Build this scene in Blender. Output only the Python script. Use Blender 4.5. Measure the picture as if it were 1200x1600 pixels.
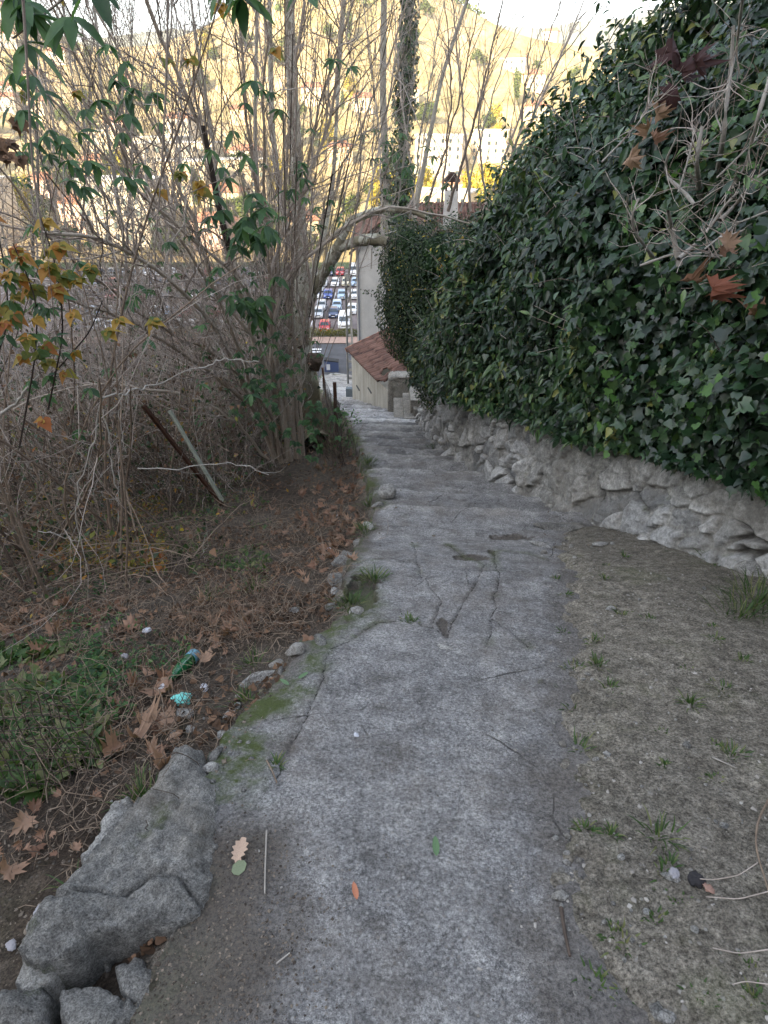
import bpy, math, random
import numpy as np
from mathutils import Vector, Matrix
R = math.radians
scene = bpy.context.scene
for o in list(bpy.data.objects): bpy.data.objects.remove(o)

# ------------------------------------------------------------------ camera, sky, sun, exposure
PITCH = 31.5; F = 1000.0; CZ = 1.55
cam_d = bpy.data.cameras.new('camera'); cam = bpy.data.objects.new('camera', cam_d)
scene.collection.objects.link(cam); scene.camera = cam
cam.location = (0, 0, CZ); cam.rotation_euler = (R(90 - PITCH), 0, 0)
cam_d.sensor_fit = 'VERTICAL'; cam_d.sensor_height = 24; cam_d.lens = 24 * F / 1600
cam_d.clip_start = 0.02; cam_d.clip_end = 6000
SUN_EL = 21.0; SUN_AZ = 205.0       # azimuth clockwise from +Y (behind the photographer, slightly left)
world = bpy.data.worlds.new("World"); scene.world = world; world.use_nodes = True
wn = world.node_tree.nodes; wl = world.node_tree.links
sky = wn.new('ShaderNodeTexSky'); sky.sky_type = 'NISHITA'; sky.sun_disc = False
sky.sun_elevation = R(SUN_EL); sky.sun_rotation = R(SUN_AZ); sky.altitude = 100; sky.air_density = 1.0; sky.dust_density = 2.0; sky.ozone_density = 1.0
bg = wn['Background']; bg.inputs['Strength'].default_value = 0.13
hs = wn.new('ShaderNodeHueSaturation'); hs.inputs['Saturation'].default_value = 0.60; wl.new(sky.outputs[0], hs.inputs['Color']); wl.new(hs.outputs[0], bg.inputs['Color'])   # thin winter haze whitens the sky
sl = bpy.data.lights.new('sun', 'SUN'); sl.energy = 3.6; sl.angle = R(0.5); sl.color = (1.0, 0.83, 0.58)
so = bpy.data.objects.new('sun', sl); scene.collection.objects.link(so)
sd = Vector((math.sin(R(SUN_AZ)) * math.cos(R(SUN_EL)), math.cos(R(SUN_AZ)) * math.cos(R(SUN_EL)), math.sin(R(SUN_EL))))
so.rotation_euler = sd.to_track_quat('Z', 'Y').to_euler()
vs = scene.view_settings; vs.view_transform = 'Standard'; vs.look = 'None'; vs.exposure = 2.52; vs.gamma = 1; vs.use_curve_mapping = False

# ------------------------------------------------------------------ helpers
rng = np.random.default_rng(11); random.seed(5)
COL = scene.collection
sp, cp = math.sin(R(PITCH)), math.cos(R(PITCH))
def ray(px, py):
    a = (px - 600) / F; b = (800 - py) / F
    return np.array([a, cp + b * sp, -sp + b * cp])
def P(px, py, Y):                    # photo position at forward distance Y -> point of the place
    d = ray(px, py); return np.array([0, 0, CZ]) + d * (Y / d[1])
def sstep(a, b, x):
    t = np.clip((x - a) / (b - a), 0, 1); return t * t * (3 - 2 * t)
def _h(i, j, s):
    n = (i * 374761393 + j * 668265263 + s * 1442695041) & 0xffffffff
    n = ((n ^ (n >> 13)) * 1274126177) & 0xffffffff
    return ((n ^ (n >> 16)) & 0xffff) / 65535.0
def vn(x, y, s=0):
    x = np.asarray(x, float); y = np.asarray(y, float)
    xi = np.floor(x).astype(np.int64); yi = np.floor(y).astype(np.int64)
    fx = x - xi; fy = y - yi; fx = fx * fx * (3 - 2 * fx); fy = fy * fy * (3 - 2 * fy)
    a = _h(xi, yi, s); b = _h(xi + 1, yi, s); c = _h(xi, yi + 1, s); d = _h(xi + 1, yi + 1, s)
    return (a + (b - a) * fx + (c - a) * fy + (a - b - c + d) * fx * fy) * 2 - 1
def fbm(x, y, s=0, o=4, g=.5):
    r = 0; a = 1; t = 0
    for k in range(o):
        r = r + a * vn(x * 2 ** k + k * 17.3, y * 2 ** k - k * 9.1, s + k); t += a; a *= g
    return r / t
def link(o, parent=None):
    COL.objects.link(o)
    if parent is not None: o.parent = parent
    return o
def mesh_np(name, V, FL, m=None, parent=None, attrs=None, smooth=True, loc=None):
    """V (n,3); FL = list of (k, m) index arrays"""
    V = np.asarray(V, np.float32)
    if not isinstance(FL, (list, tuple)): FL = [FL]
    FL = [np.asarray(f, np.int32) for f in FL if len(f)]
    if loc is not None: V = V - np.asarray(loc, np.float32)
    me = bpy.data.meshes.new(name)
    me.vertices.add(len(V)); me.vertices.foreach_set('co', V.ravel())
    li = np.concatenate([f.ravel() for f in FL]); me.loops.add(len(li)); me.loops.foreach_set('vertex_index', li)
    cnt = np.concatenate([np.full(len(f), f.shape[1], np.int32) for f in FL])
    st = np.concatenate([[0], np.cumsum(cnt)[:-1]]).astype(np.int32)
    me.polygons.add(len(cnt)); me.polygons.foreach_set('loop_start', st)
    try: me.polygons.foreach_set('loop_total', cnt)
    except Exception: pass
    me.polygons.foreach_set('use_smooth', np.full(len(cnt), smooth))
    if attrs:
        for k, a in attrs.items():
            at = me.attributes.new(k, 'FLOAT', 'POINT'); at.data.foreach_set('value', np.asarray(a, np.float32))
    me.update(calc_edges=True); me.validate()
    if m: me.materials.append(m)
    o = bpy.data.objects.new(name, me)
    if loc is not None: o.location = tuple(float(c) for c in loc)
    return link(o, parent)
def grid_faces(nr, nc):
    i = np.arange(nr - 1)[:, None] * nc + np.arange(nc - 1)[None, :]
    i = i.ravel(); return np.stack([i, i + 1, i + nc + 1, i + nc], 1)
def tag(o, label=None, cat=None, group=None, kind=None):
    if label: o['label'] = label
    if cat: o['category'] = cat
    if group: o['group'] = group
    if kind: o['kind'] = kind
    return o
def thing(name, label, cat, loc=(0, 0, 0), rz=0, group=None):
    o = bpy.data.objects.new(name, None); COL.objects.link(o); o.empty_display_size = .1
    o.location = tuple(float(c) for c in loc); o.rotation_euler = (0, 0, rz); return tag(o, label, cat, group)
def copy_tree(o, parent=None):
    c = o.copy(); COL.objects.link(c); c.parent = parent
    for ch in list(o.children): copy_tree(ch, c)
    return c
class MB:
    """collects pieces in local coordinates, builds ONE mesh"""
    def __init__(s): s.v = []; s.f = {}; s.n = 0; s.r = []
    def add(s, V, Fs, rnd=0.5):
        V = np.asarray(V, float).reshape(-1, 3)
        if not isinstance(Fs, (list, tuple)): Fs = [Fs]
        for f in Fs:
            f = np.asarray(f, int)
            if len(f): s.f.setdefault(f.shape[1], []).append(f + s.n)
        s.v.append(V); s.n += len(V)
        s.r.append(np.full(len(V), rnd) if np.isscalar(rnd) else np.asarray(rnd)); return s
    def box(s, c, d, rz=0, taper=1.0):
        x, y, z = [q / 2 for q in d]
        V = np.array([[-x, -y, -z], [x, -y, -z], [x, y, -z], [-x, y, -z], [-x * taper, -y * taper, z], [x * taper, -y * taper, z], [x * taper, y * taper, z], [-x * taper, y * taper, z]])
        ca, sa = math.cos(rz), math.sin(rz); V = V @ np.array([[ca, sa, 0], [-sa, ca, 0], [0, 0, 1]]) + np.array(c)
        return s.add(V, np.array([[0, 3, 2, 1], [4, 5, 6, 7], [0, 1, 5, 4], [1, 2, 6, 5], [2, 3, 7, 6], [3, 0, 4, 7]]))
    def prism(s, pts, axis_vec):
        """polygon (n,3) extruded by a vector"""
        p = np.asarray(pts, float); n = len(p); V = np.vstack([p, p + np.asarray(axis_vec)])
        side = np.array([[i, (i + 1) % n, n + (i + 1) % n, n + i] for i in range(n)])
        return s.add(V, [side, np.array([list(range(n))[::-1]]), np.array([list(range(n, 2 * n))])])
    def cyl(s, a, b, r0, r1=None, k=10, caps=True):
        r1 = r0 if r1 is None else r1
        V, Fq = tubes(np.array([[a, b]], float), np.array([[r0, r1]], float), k)
        Fs = [Fq]
        if caps: Fs += [np.array([list(range(k))[::-1]]), np.array([list(range(k, 2 * k))])]
        return s.add(V, Fs)
    def tube(s, pts, rad, k=7, rnd=.5):
        V, Fq = tubes(np.asarray(pts, float)[None], np.asarray(rad, float)[None], k); return s.add(V, Fq, rnd)
    def build(s, name, m, parent=None, smooth=False, loc=None, rnd=False):
        V = np.vstack(s.v); FL = [np.vstack(f) for f in s.f.values()]
        return mesh_np(name, V, FL, m, parent, {'rnd': np.concatenate(s.r)} if rnd else None, smooth, loc)
def tubes(PT, RD, k=5):
    """PT (N,m,3) RD (N,m) -> verts, quads"""
    N, M, _ = PT.shape
    T = np.gradient(PT, axis=1); T /= np.linalg.norm(T, axis=2, keepdims=True) + 1e-9
    ref = np.where(np.abs(T[:, :1, 2:3]) > .8, np.array([1., .13, 0]), np.array([.1, .2, 1.]))
    ref = np.repeat(ref, M, 1)
    A = np.cross(T, ref); A /= np.linalg.norm(A, axis=2, keepdims=True) + 1e-9; B = np.cross(T, A)
    a = np.arange(k) * 2 * math.pi / k
    V = PT[:, :, None, :] + RD[:, :, None, None] * (np.cos(a)[:, None] * A[:, :, None, :] + np.sin(a)[:, None] * B[:, :, None, :])
    base = (np.arange(N)[:, None, None] * M + np.arange(M - 1)[None, :, None]) * k
    j = np.arange(k)[None, None, :]; j2 = (j + 1) % k
    Fq = np.stack([base + j, base + j2, base + k + j2, base + k + j], -1).reshape(-1, 4)
    return V.reshape(-1, 3), Fq
def smooth_line(pts, n):
    p = np.asarray(pts, float)
    if len(p) == 2: p = np.vstack([p[0], p.mean(0), p[1]])
    t = np.concatenate([[0], np.cumsum(np.linalg.norm(np.diff(p, axis=0), axis=1))]); t /= t[-1]
    u = np.linspace(0, 1, n); q = np.stack([np.interp(u, t, p[:, i]) for i in range(3)], 1)
    for _ in range(max(1, n // 8)):
        q[1:-1] = .5 * q[1:-1] + .25 * (q[:-2] + q[2:])
    return q
def frames(nrm, tip):
    n = nrm / (np.linalg.norm(nrm, axis=1, keepdims=True) + 1e-9)
    t = tip - n * np.sum(tip * n, 1, keepdims=True); t /= np.linalg.norm(t, axis=1, keepdims=True) + 1e-9
    x = np.cross(t, n); return np.stack([x, t, n], 2)      # columns
def inst(TV, TF, pos, Rm, sc, rnd):
    N = len(pos); k = len(TV)
    V = np.einsum('nij,kj->nki', Rm, TV) * np.asarray(sc).reshape(N, 1, 1) + pos[:, None, :]
    Fs = (TF[None] + (np.arange(N) * k)[:, None, None]).reshape(-1, TF.shape[1])
    return V.reshape(-1, 3), Fs, np.repeat(rnd, k)
def fan(outline, z=None, ring=True, fold=.08, droop=.15):
    o = np.asarray(outline, float); n = len(o); c = np.array([0, .42])
    def zz(p): return fold * np.abs(p[:, 0]) * 1.2 - droop * p[:, 1] ** 2
    o3 = np.column_stack([o, zz(o)])
    if not ring:
        V = np.vstack([[c[0], c[1], zz(c[None])[0]], o3]); Ft = np.array([[0, 1 + i, 1 + (i + 1) % n] for i in range(n)]); return V, Ft
    m = c + (o - c) * .5; m3 = np.column_stack([m, zz(m)])
    V = np.vstack([[c[0], c[1], zz(c[None])[0]], m3, o3]); Ft = []
    for i in range(n):
        j = (i + 1) % n; Ft += [[0, 1 + i, 1 + j], [1 + i, 1 + n + i, 1 + n + j], [1 + i, 1 + n + j, 1 + j]]
    return V, np.array(Ft)
IVY_T = fan([(0, 0), (.28, -.1), (.5, .16), (.3, .34), (.36, .52), (.1, .62), (0, 1), (-.1, .62), (-.36, .52), (-.3, .34), (-.5, .16), (-.28, -.1)], ring=False, fold=.18)
IVY_S = fan([(0, 0), (.3, .02), (.42, .22), (.2, .6), (0, 1), (-.2, .6), (-.42, .22), (-.3, .02)], ring=False, fold=.2)
OV_T = fan([(0, 0), (.14, .2), (.19, .45), (.11, .78), (0, 1), (-.11, .78), (-.19, .45), (-.14, .2)], ring=False, fold=.3, droop=.2)
SM_T = (np.array([[0, 0, 0], [.26, .45, .06], [0, 1, -.06], [-.26, .45, .06]], float), np.array([[0, 1, 2], [0, 2, 3]]))
def plane_leaf(seed, curl):
    r = np.random.default_rng(seed)
    lob = [(-.08, 0), (-.34, -.1), (-.3, .06), (-.62, .12), (-.46, .24), (-.6, .36), (-.4, .38), (-.52, .68), (-.3, .6), (-.22, .58), (-.2, .82), (-.08, .8), (0, 1.05),
           (.08, .8), (.2, .82), (.22, .58), (.3, .6), (.52, .68), (.4, .38), (.6, .36), (.46, .24), (.62, .12), (.3, .06), (.34, -.1), (.08, 0)]
    o = np.array(lob) * (1 + r.uniform(-.08, .08, (len(lob), 2))); n = len(o); c = np.array([0, .32])
    rings = []
    for q in (.33, .66, 1.0): rings.append(c + (o - c) * q)
    ph = r.uniform(0, 6.28); ax = r.uniform(-.6, .6)
    def zz(p):
        d = p - c; rr = np.hypot(d[:, 0], d[:, 1]); th = np.arctan2(d[:, 1], d[:, 0])
        return curl * (1.1 * (d[:, 0] * math.cos(ax) + d[:, 1] * math.sin(ax)) ** 2 * 2 + .25 * rr * np.sin(3 * th + ph) + .12 * rr * np.sin(7 * th + ph))
    V = [np.array([[c[0], c[1], 0]])] + [np.column_stack([p, zz(p)]) for p in rings]; V = np.vstack(V)
    Fr = []
    for i in range(n):
        j = (i + 1) % n; Fr.append([0, 1 + i, 1 + j])
        for q in range(2):
            a = 1 + q * n; b = a + n; Fr += [[a + i, b + i, b + j], [a + i, b + j, a + j]]
    # stalk
    k = len(V); V = np.vstack([V, [[-.012, .02, 0], [.012, .02, 0], [.03, -.32, .05], [.01, -.32, .05]]]); Fr += [[k, k + 1, k + 2], [k, k + 2, k + 3]]
    return V, np.array(Fr)

# ------------------------------------------------------------------ materials
def M_(name, rough=.8, spec=.3):
    m = bpy.data.materials.new(name); m.use_nodes = True
    b = m.node_tree.nodes['Principled BSDF']; b.inputs['Roughness'].default_value = rough; b.inputs['Specular IOR Level'].default_value = spec
    return m, m.node_tree.nodes, m.node_tree.links, b
def ramp(N, L, fac, stops):
    r = N.new('ShaderNodeValToRGB'); e = r.color_ramp.elements
    while len(e) < len(stops): e.new(.5)
    for q, (p, c) in zip(e, stops): q.position = p; q.color = (*c, 1)
    L.new(fac, r.inputs[0]); return r.outputs[0]
def coord(N): return N.new('ShaderNodeNewGeometry').outputs['Position']
def ocoord(N): return N.new('ShaderNodeTexCoord').outputs['Object']
def noise(N, L, co, sc, det=4, rough=.55, dist=0):
    n = N.new('ShaderNodeTexNoise'); n.inputs['Scale'].default_value = sc; n.inputs['Detail'].default_value = det
    n.inputs['Roughness'].default_value = rough; n.inputs['Distortion'].default_value = dist; L.new(co, n.inputs['Vector']); return n.outputs[0]
def voro(N, L, co, sc, feat='F1', out='Distance', rnd=1):
    n = N.new('ShaderNodeTexVoronoi'); n.feature = feat; n.inputs['Scale'].default_value = sc; n.inputs['Randomness'].default_value = rnd; L.new(co, n.inputs['Vector']); return n.outputs[out]
def mix(N, L, fac, a, b, mode='MIX'):
    n = N.new('ShaderNodeMix'); n.data_type = 'RGBA'; n.blend_type = mode
    if isinstance(fac, (int, float)): n.inputs[0].default_value = fac
    else: L.new(fac, n.inputs[0])
    for i, c in ((6, a), (7, b)):
        if isinstance(c, tuple): n.inputs[i].default_value = (*c, 1)
        else: L.new(c, n.inputs[i])
    return n.outputs[2]
def mth(N, L, op, a, b=None, clamp=False):
    n = N.new('ShaderNodeMath'); n.operation = op; n.use_clamp = clamp
    for i, c in ((0, a), (1, b)):
        if c is None: continue
        if isinstance(c, (int, float)): n.inputs[i].default_value = c
        else: L.new(c, n.inputs[i])
    return n.outputs[0]
def attr(N, name):
    n = N.new('ShaderNodeAttribute'); n.attribute_name = name; return n.outputs['Fac']
def bump(N, L, b, h, strength, dist=.01):
    n = N.new('ShaderNodeBump'); n.inputs['Strength'].default_value = strength; n.inputs['Distance'].default_value = dist
    L.new(h, n.inputs['Height']); L.new(n.outputs[0], b.inputs['Normal'])
def mr(N, L, v, a, b, c=0, d=1):
    n = N.new('ShaderNodeMapRange'); L.new(v, n.inputs[0])
    for i, q in zip((1, 2, 3, 4), (a, b, c, d)): n.inputs[i].default_value = q
    return n.outputs[0]

def mat_simple(name, col, rough=.7, spec=.3, var=.15, sc=6, bmp=.2, metal=0):
    m, N, L, b = M_(name, rough, spec); co = ocoord(N); n = noise(N, L, co, sc, 6, .65)
    lo = tuple(c * (1 - var * 1.6) for c in col); hi = tuple(min(1, c * (1 + var * 1.6)) for c in col)
    L.new(ramp(N, L, n, [(.3, lo), (.7, hi)]), b.inputs['Base Color']); b.inputs['Metallic'].default_value = metal
    if bmp: bump(N, L, b, noise(N, L, co, sc * 6, 5), bmp, .01)
    return m
def mat_leaf(name, stops, rough=.45, spec=.45, trans=.25):
    m, N, L, b = M_(name, rough, spec); r = attr(N, 'rnd'); co = coord(N)
    n = mth(N, L, 'ADD', r, mth(N, L, 'MULTIPLY', mth(N, L, 'SUBTRACT', noise(N, L, co, 3.0, 3), .5), .5), True)
    c = ramp(N, L, n, stops); c = mix(N, L, .25, c, noise(N, L, co, 60, 2), 'OVERLAY'); L.new(c, b.inputs['Base Color'])
    t = N.new('ShaderNodeBsdfTranslucent'); L.new(mix(N, L, .6, c, (1, 1, .3), 'MULTIPLY'), t.inputs[0])
    ms = N.new('ShaderNodeMixShader'); ms.inputs[0].default_value = trans; out = N['Material Output']
    L.new(b.outputs[0], ms.inputs[1]); L.new(t.outputs[0], ms.inputs[2]); L.new(ms.outputs[0], out.inputs['Surface']); return m
def mat_bark(name, a, b_, c=None, sc=30, rough=.85):
    m, N, L, b = M_(name, rough, .2); co = coord(N); r = attr(N, 'rnd')
    n = mth(N, L, 'ADD', mth(N, L, 'MULTIPLY', noise(N, L, co, sc, 4), .5), mth(N, L, 'MULTIPLY', r, .5))
    L.new(ramp(N, L, n, [(.3, a), (.7, b_)]), b.inputs['Base Color']); bump(N, L, b, noise(N, L, co, sc * 4, 3), .4, .004); return m

def mat_concrete():
    m, N, L, b = M_('weathered_concrete', .88, .25); co = coord(N)
    n1 = noise(N, L, co, 1.6, 6, .6); n2 = noise(N, L, co, 9, 9, .75); n3 = noise(N, L, co, 95, 5, .8); n4 = noise(N, L, co, 280, 3, .8)
    c = ramp(N, L, n2, [(.25, (.165, .160, .155)), (.5, (.268, .265, .262)), (.78, (.37, .368, .365))])
    c = mix(N, L, .6, c, ramp(N, L, n1, [(.3, (.38, .38, .39)), (.68, (.62, .61, .60))]), 'OVERLAY')
    c = mix(N, L, .75, c, ramp(N, L, n3, [(.36, (.10, .10, .10)), (.5, (.5, .5, .5)), (.62, (.86, .86, .85))]), 'OVERLAY')
    c = mix(N, L, mr(N, L, noise(N, L, co, 4.5, 5, .7), .38, .62, .10, .65), c, ramp(N, L, n4, [(.38, (.12, .12, .12)), (.62, (.88, .88, .88))]), 'OVERLAY')
    c = mix(N, L, .7, c, ramp(N, L, noise(N, L, co, 5.5, 7, .72, .6), [(.36, (.30, .295, .29)), (.5, (.5, .5, .5)), (.64, (.68, .675, .66))]), 'OVERLAY')
    dk = noise(N, L, co, 22, 9, .8); c = mix(N, L, .55, c, ramp(N, L, dk, [(.32, (.18, .175, .17)), (.5, (.5, .5, .5)), (.66, (.74, .735, .72))]), 'OVERLAY')
    v = voro(N, L, co, 75); vc = voro(N, L, co, 75, out='Color')
    sx = N.new('ShaderNodeSeparateColor'); L.new(vc, sx.inputs[0])
    peb = mth(N, L, 'MULTIPLY', mr(N, L, v, .42, .18), mr(N, L, sx.outputs[0], .55, .7)); 
    c = mix(N, L, mth(N, L, 'MULTIPLY', peb, .75), c, ramp(N, L, sx.outputs[1], [(0, (.10, .095, .09)), (.5, (.33, .30, .27)), (1, (.55, .54, .52))]))
    # brown soil worked into the surface
    so_ = mr(N, L, noise(N, L, co, 2.6, 8, .72), .48, .66); c = mix(N, L, mth(N, L, 'MULTIPLY', so_, .45), c, (.165, .14, .115))
    c = mix(N, L, mth(N, L, 'MULTIPLY', attr(N, 'dirt'), mr(N, L, n3, .3, .6, .6, 1)), c, mix(N, L, ramp(N, L, n3, [(.38, (0, 0, 0)), (.62, (1, 1, 1))]), (.045, .036, .028), (.17, .145, .12)))
    mo = mth(N, L, 'MULTIPLY', attr(N, 'moss'), mr(N, L, n2, .38, .55))
    c = mix(N, L, mo, c, mix(N, L, n3, (.035, .05, .012), (.12, .15, .05)))
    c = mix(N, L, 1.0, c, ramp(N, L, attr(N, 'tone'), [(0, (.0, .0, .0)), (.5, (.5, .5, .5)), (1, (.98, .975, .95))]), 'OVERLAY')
    ca = mth(N, L, 'ADD', attr(N, 'crk'), mth(N, L, 'MULTIPLY', mth(N, L, 'SUBTRACT', noise(N, L, co, 45, 6, .7), .5), .018)); cm = mth(N, L, 'MULTIPLY', mr(N, L, ca, .0042, .0012), mr(N, L, noise(N, L, co, 9, 3), .36, .46)); c = mix(N, L, mth(N, L, 'MULTIPLY', cm, .9), c, (.03, .026, .022))
    # thin dark cracks
    w = mix(N, L, .09, co, N.new('ShaderNodeTexNoise').outputs['Color'], 'ADD')
    wn_ = w.node.inputs[7].links[0].from_node; wn_.inputs['Scale'].default_value = 3.5; wn_.inputs['Detail'].default_value = 6; L.new(co, wn_.inputs['Vector'])
    e = voro(N, L, w, 1.5, 'DISTANCE_TO_EDGE'); ck = mth(N, L, 'MULTIPLY', mr(N, L, e, .006, .001), mr(N, L, noise(N, L, co, 2.3, 3), .50, .62))
    c = mix(N, L, mth(N, L, 'MULTIPLY', ck, .85), c, (.035, .03, .026))
    L.new(c, b.inputs['Base Color'])
    h = mth(N, L, 'ADD', mth(N, L, 'ADD', mth(N, L, 'MULTIPLY', n3, .8), mth(N, L, 'MULTIPLY', n4, .35)), mth(N, L, 'ADD', mth(N, L, 'MULTIPLY', peb, .25), mth(N, L, 'MULTIPLY', ck, -.5)))
    bump(N, L, b, h, 1.0, .014); return m
def mat_dirt():
    m, N, L, b = M_('trodden_earth', .95, .15); co = coord(N)
    n1 = noise(N, L, co, 1.3, 5, .6); n2 = noise(N, L, co, 14, 9, .78); n3 = noise(N, L, co, 120, 5, .8)
    dark = attr(N, 'humus')
    n6 = noise(N, L, co, 32, 9, .8); ca = ramp(N, L, n2, [(.25, (.085, .075, .063)), (.5, (.195, .177, .152)), (.75, (.33, .305, .268))]); ca = mix(N, L, mth(N, L, 'MULTIPLY', mr(N, L, noise(N, L, co, 1.9, 6, .7), .52, .66), .35), ca, (.095, .088, .070)); ca = mix(N, L, .75, ca, ramp(N, L, n6, [(.36, (.16, .15, .14)), (.5, (.5, .5, .49)), (.64, (.8, .79, .77))]), 'OVERLAY')
    cb = ramp(N, L, n2, [(.25, (.016, .012, .009)), (.5, (.045, .032, .024)), (.78, (.115, .085, .065))])
    c = mix(N, L, dark, ca, cb); c = mix(N, L, .85, c, ramp(N, L, n3, [(.36, (.1, .1, .1)), (.64, (.9, .9, .88))]), 'OVERLAY')
    c = mix(N, L, .45, c, ramp(N, L, n1, [(.3, (.36, .36, .36)), (.7, (.62, .61, .58))]), 'OVERLAY')
    v = voro(N, L, co, 60); vc = voro(N, L, co, 60, out='Color'); sx = N.new('ShaderNodeSeparateColor'); L.new(vc, sx.inputs[0])
    peb = mth(N, L, 'MULTIPLY', mth(N, L, 'MULTIPLY', mr(N, L, v, .36, .22), mr(N, L, sx.outputs[0], .80, .9)), mr(N, L, noise(N, L, co, 5, 3), .45, .6))
    c = mix(N, L, mth(N, L, 'MULTIPLY', peb, mr(N, L, dark, 0, 1, .8, .25)), c, ramp(N, L, sx.outputs[1], [(0, (.16, .14, .12)), (1, (.46, .44, .40))]))
    gr = mth(N, L, 'MULTIPLY', mr(N, L, noise(N, L, co, 2.6, 6, .7), .55, .68), attr(N, 'green'))
    c = mix(N, L, gr, c, mix(N, L, n3, (.04, .055, .015), (.13, .15, .06)))
    L.new(c, b.inputs['Base Color'])
    h = mth(N, L, 'ADD', mth(N, L, 'ADD', n2, mth(N, L, 'MULTIPLY', n3, .5)), mth(N, L, 'MULTIPLY', peb, .35)); bump(N, L, b, h, .9, .018); return m
def mat_rock(name='lichened_rock', lo=(.12, .118, .11), hi=(.40, .39, .37), mossy=.5, sc=1.0):
    m, N, L, b = M_(name, .9, .2); co = coord(N); n2 = noise(N, L, co, 7 * sc, 9, .72); n3 = noise(N, L, co, 190, 5, .8); n1 = noise(N, L, co, 2.3 * sc, 4)
    n5 = noise(N, L, co, 38, 8, .8); c = ramp(N, L, n2, [(.28, lo), (.72, hi)]); c = mix(N, L, .7, c, ramp(N, L, n3, [(.36, (.05, .05, .05)), (.64, (.92, .92, .92))]), 'OVERLAY'); c = mix(N, L, .6, c, ramp(N, L, n5, [(.36, (.10, .10, .10)), (.5, (.45, .45, .45)), (.64, (.85, .85, .83))]), 'OVERLAY')
    c = mix(N, L, mth(N, L, 'MULTIPLY', mr(N, L, n1, .5, .7), .4), c, (.36, .31, .24), 'MIX')
    mo = mth(N, L, 'MULTIPLY', mr(N, L, noise(N, L, co, 5, 6, .7), .56, .66), mossy)
    c = mix(N, L, mo, c, mix(N, L, n3, (.03, .045, .01), (.12, .15, .045)))
    v = voro(N, L, co, 130); c = mix(N, L, mth(N, L, 'MULTIPLY', mr(N, L, v, .3, .15), .3), c, (.5, .5, .48))
    L.new(c, b.inputs['Base Color']); bump(N, L, b, mth(N, L, 'ADD', mth(N, L, 'ADD', n2, n5), mth(N, L, 'MULTIPLY', n3, .5)), 1.0, .02); return m
def mat_wall():
    m, N, L, b = M_('lime_rubble_masonry', .92, .18); co = coord(N); n2 = noise(N, L, co, 8, 8, .7); n3 = noise(N, L, co, 60, 6, .7); n1 = noise(N, L, co, 1.7, 4)
    st = attr(N, 'stone'); jt = attr(N, 'joint')
    a = ramp(N, L, st, [(0, (.16, .162, .16)), (.35, (.28, .282, .278)), (.7, (.40, .40, .39)), (1, (.56, .555, .54))])
    mo = ramp(N, L, n2, [(.3, (.17, .165, .15)), (.7, (.34, .333, .31))])
    c = mix(N, L, jt, a, mo); c = mix(N, L, .45, c, ramp(N, L, noise(N, L, co, 28, 9, .8), [(.38, (.1, .1, .1)), (.5, (.5, .5, .5)), (.62, (.88, .88, .87))]), 'OVERLAY'); c = mix(N, L, .6, c, ramp(N, L, n2, [(.25, (.22, .22, .22)), (.75, (.78, .77, .75))]), 'OVERLAY')
    c = mix(N, L, .5, c, ramp(N, L, n3, [(.3, (.25, .25, .25)), (.7, (.75, .75, .75))]), 'OVERLAY')
    c = mix(N, L, mth(N, L, 'MULTIPLY', mr(N, L, n1, .5, .7), .45), c, (.20, .18, .15))
    c = mix(N, L, mth(N, L, 'MULTIPLY', mr(N, L, noise(N, L, co, 4, 5, .7), .62, .7), .6), c, (.07, .09, .03))
    c = mix(N, L, attr(N, 'pit'), c, (.03, .026, .022)); L.new(c, b.inputs['Base Color'])
    bump(N, L, b, mth(N, L, 'ADD', n2, mth(N, L, 'MULTIPLY', n3, .5)), .8, .02); return m
def mat_plaster(name, a, b_, stain=.5):
    m, N, L, b = M_(name, .9, .2); co = coord(N); n = noise(N, L, co, 1.2, 7, .65); n3 = noise(N, L, co, 25, 5, .7)
    mp = N.new('ShaderNodeMapping'); mp.inputs['Scale'].default_value = (3, 3, .25); L.new(co, mp.inputs[0]); st = noise(N, L, mp.outputs[0], 1.2, 5, .6)
    c = ramp(N, L, n, [(.3, a), (.7, b_)]); c = mix(N, L, mth(N, L, 'MULTIPLY', mr(N, L, st, .5, .75), stain), c, (.17, .16, .14))
    c = mix(N, L, .3, c, n3, 'OVERLAY'); L.new(c, b.inputs['Base Color']); bump(N, L, b, n3, .4, .02); return m
def mat_tile():
    m, N, L, b = M_('clay_roof_tile', .85, .2); co = coord(N); n = noise(N, L, co, 2.5, 6, .7); r = attr(N, 'rnd')
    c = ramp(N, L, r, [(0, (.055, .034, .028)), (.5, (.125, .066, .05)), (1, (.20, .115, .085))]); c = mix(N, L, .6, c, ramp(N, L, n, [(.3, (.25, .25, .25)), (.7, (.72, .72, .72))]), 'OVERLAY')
    c = mix(N, L, mth(N, L, 'MULTIPLY', mr(N, L, noise(N, L, co, 6, 5), .55, .7), .4), c, (.12, .11, .09)); L.new(c, b.inputs['Base Color']); bump(N, L, b, noise(N, L, co, 40, 4), .4, .01); return m
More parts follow.
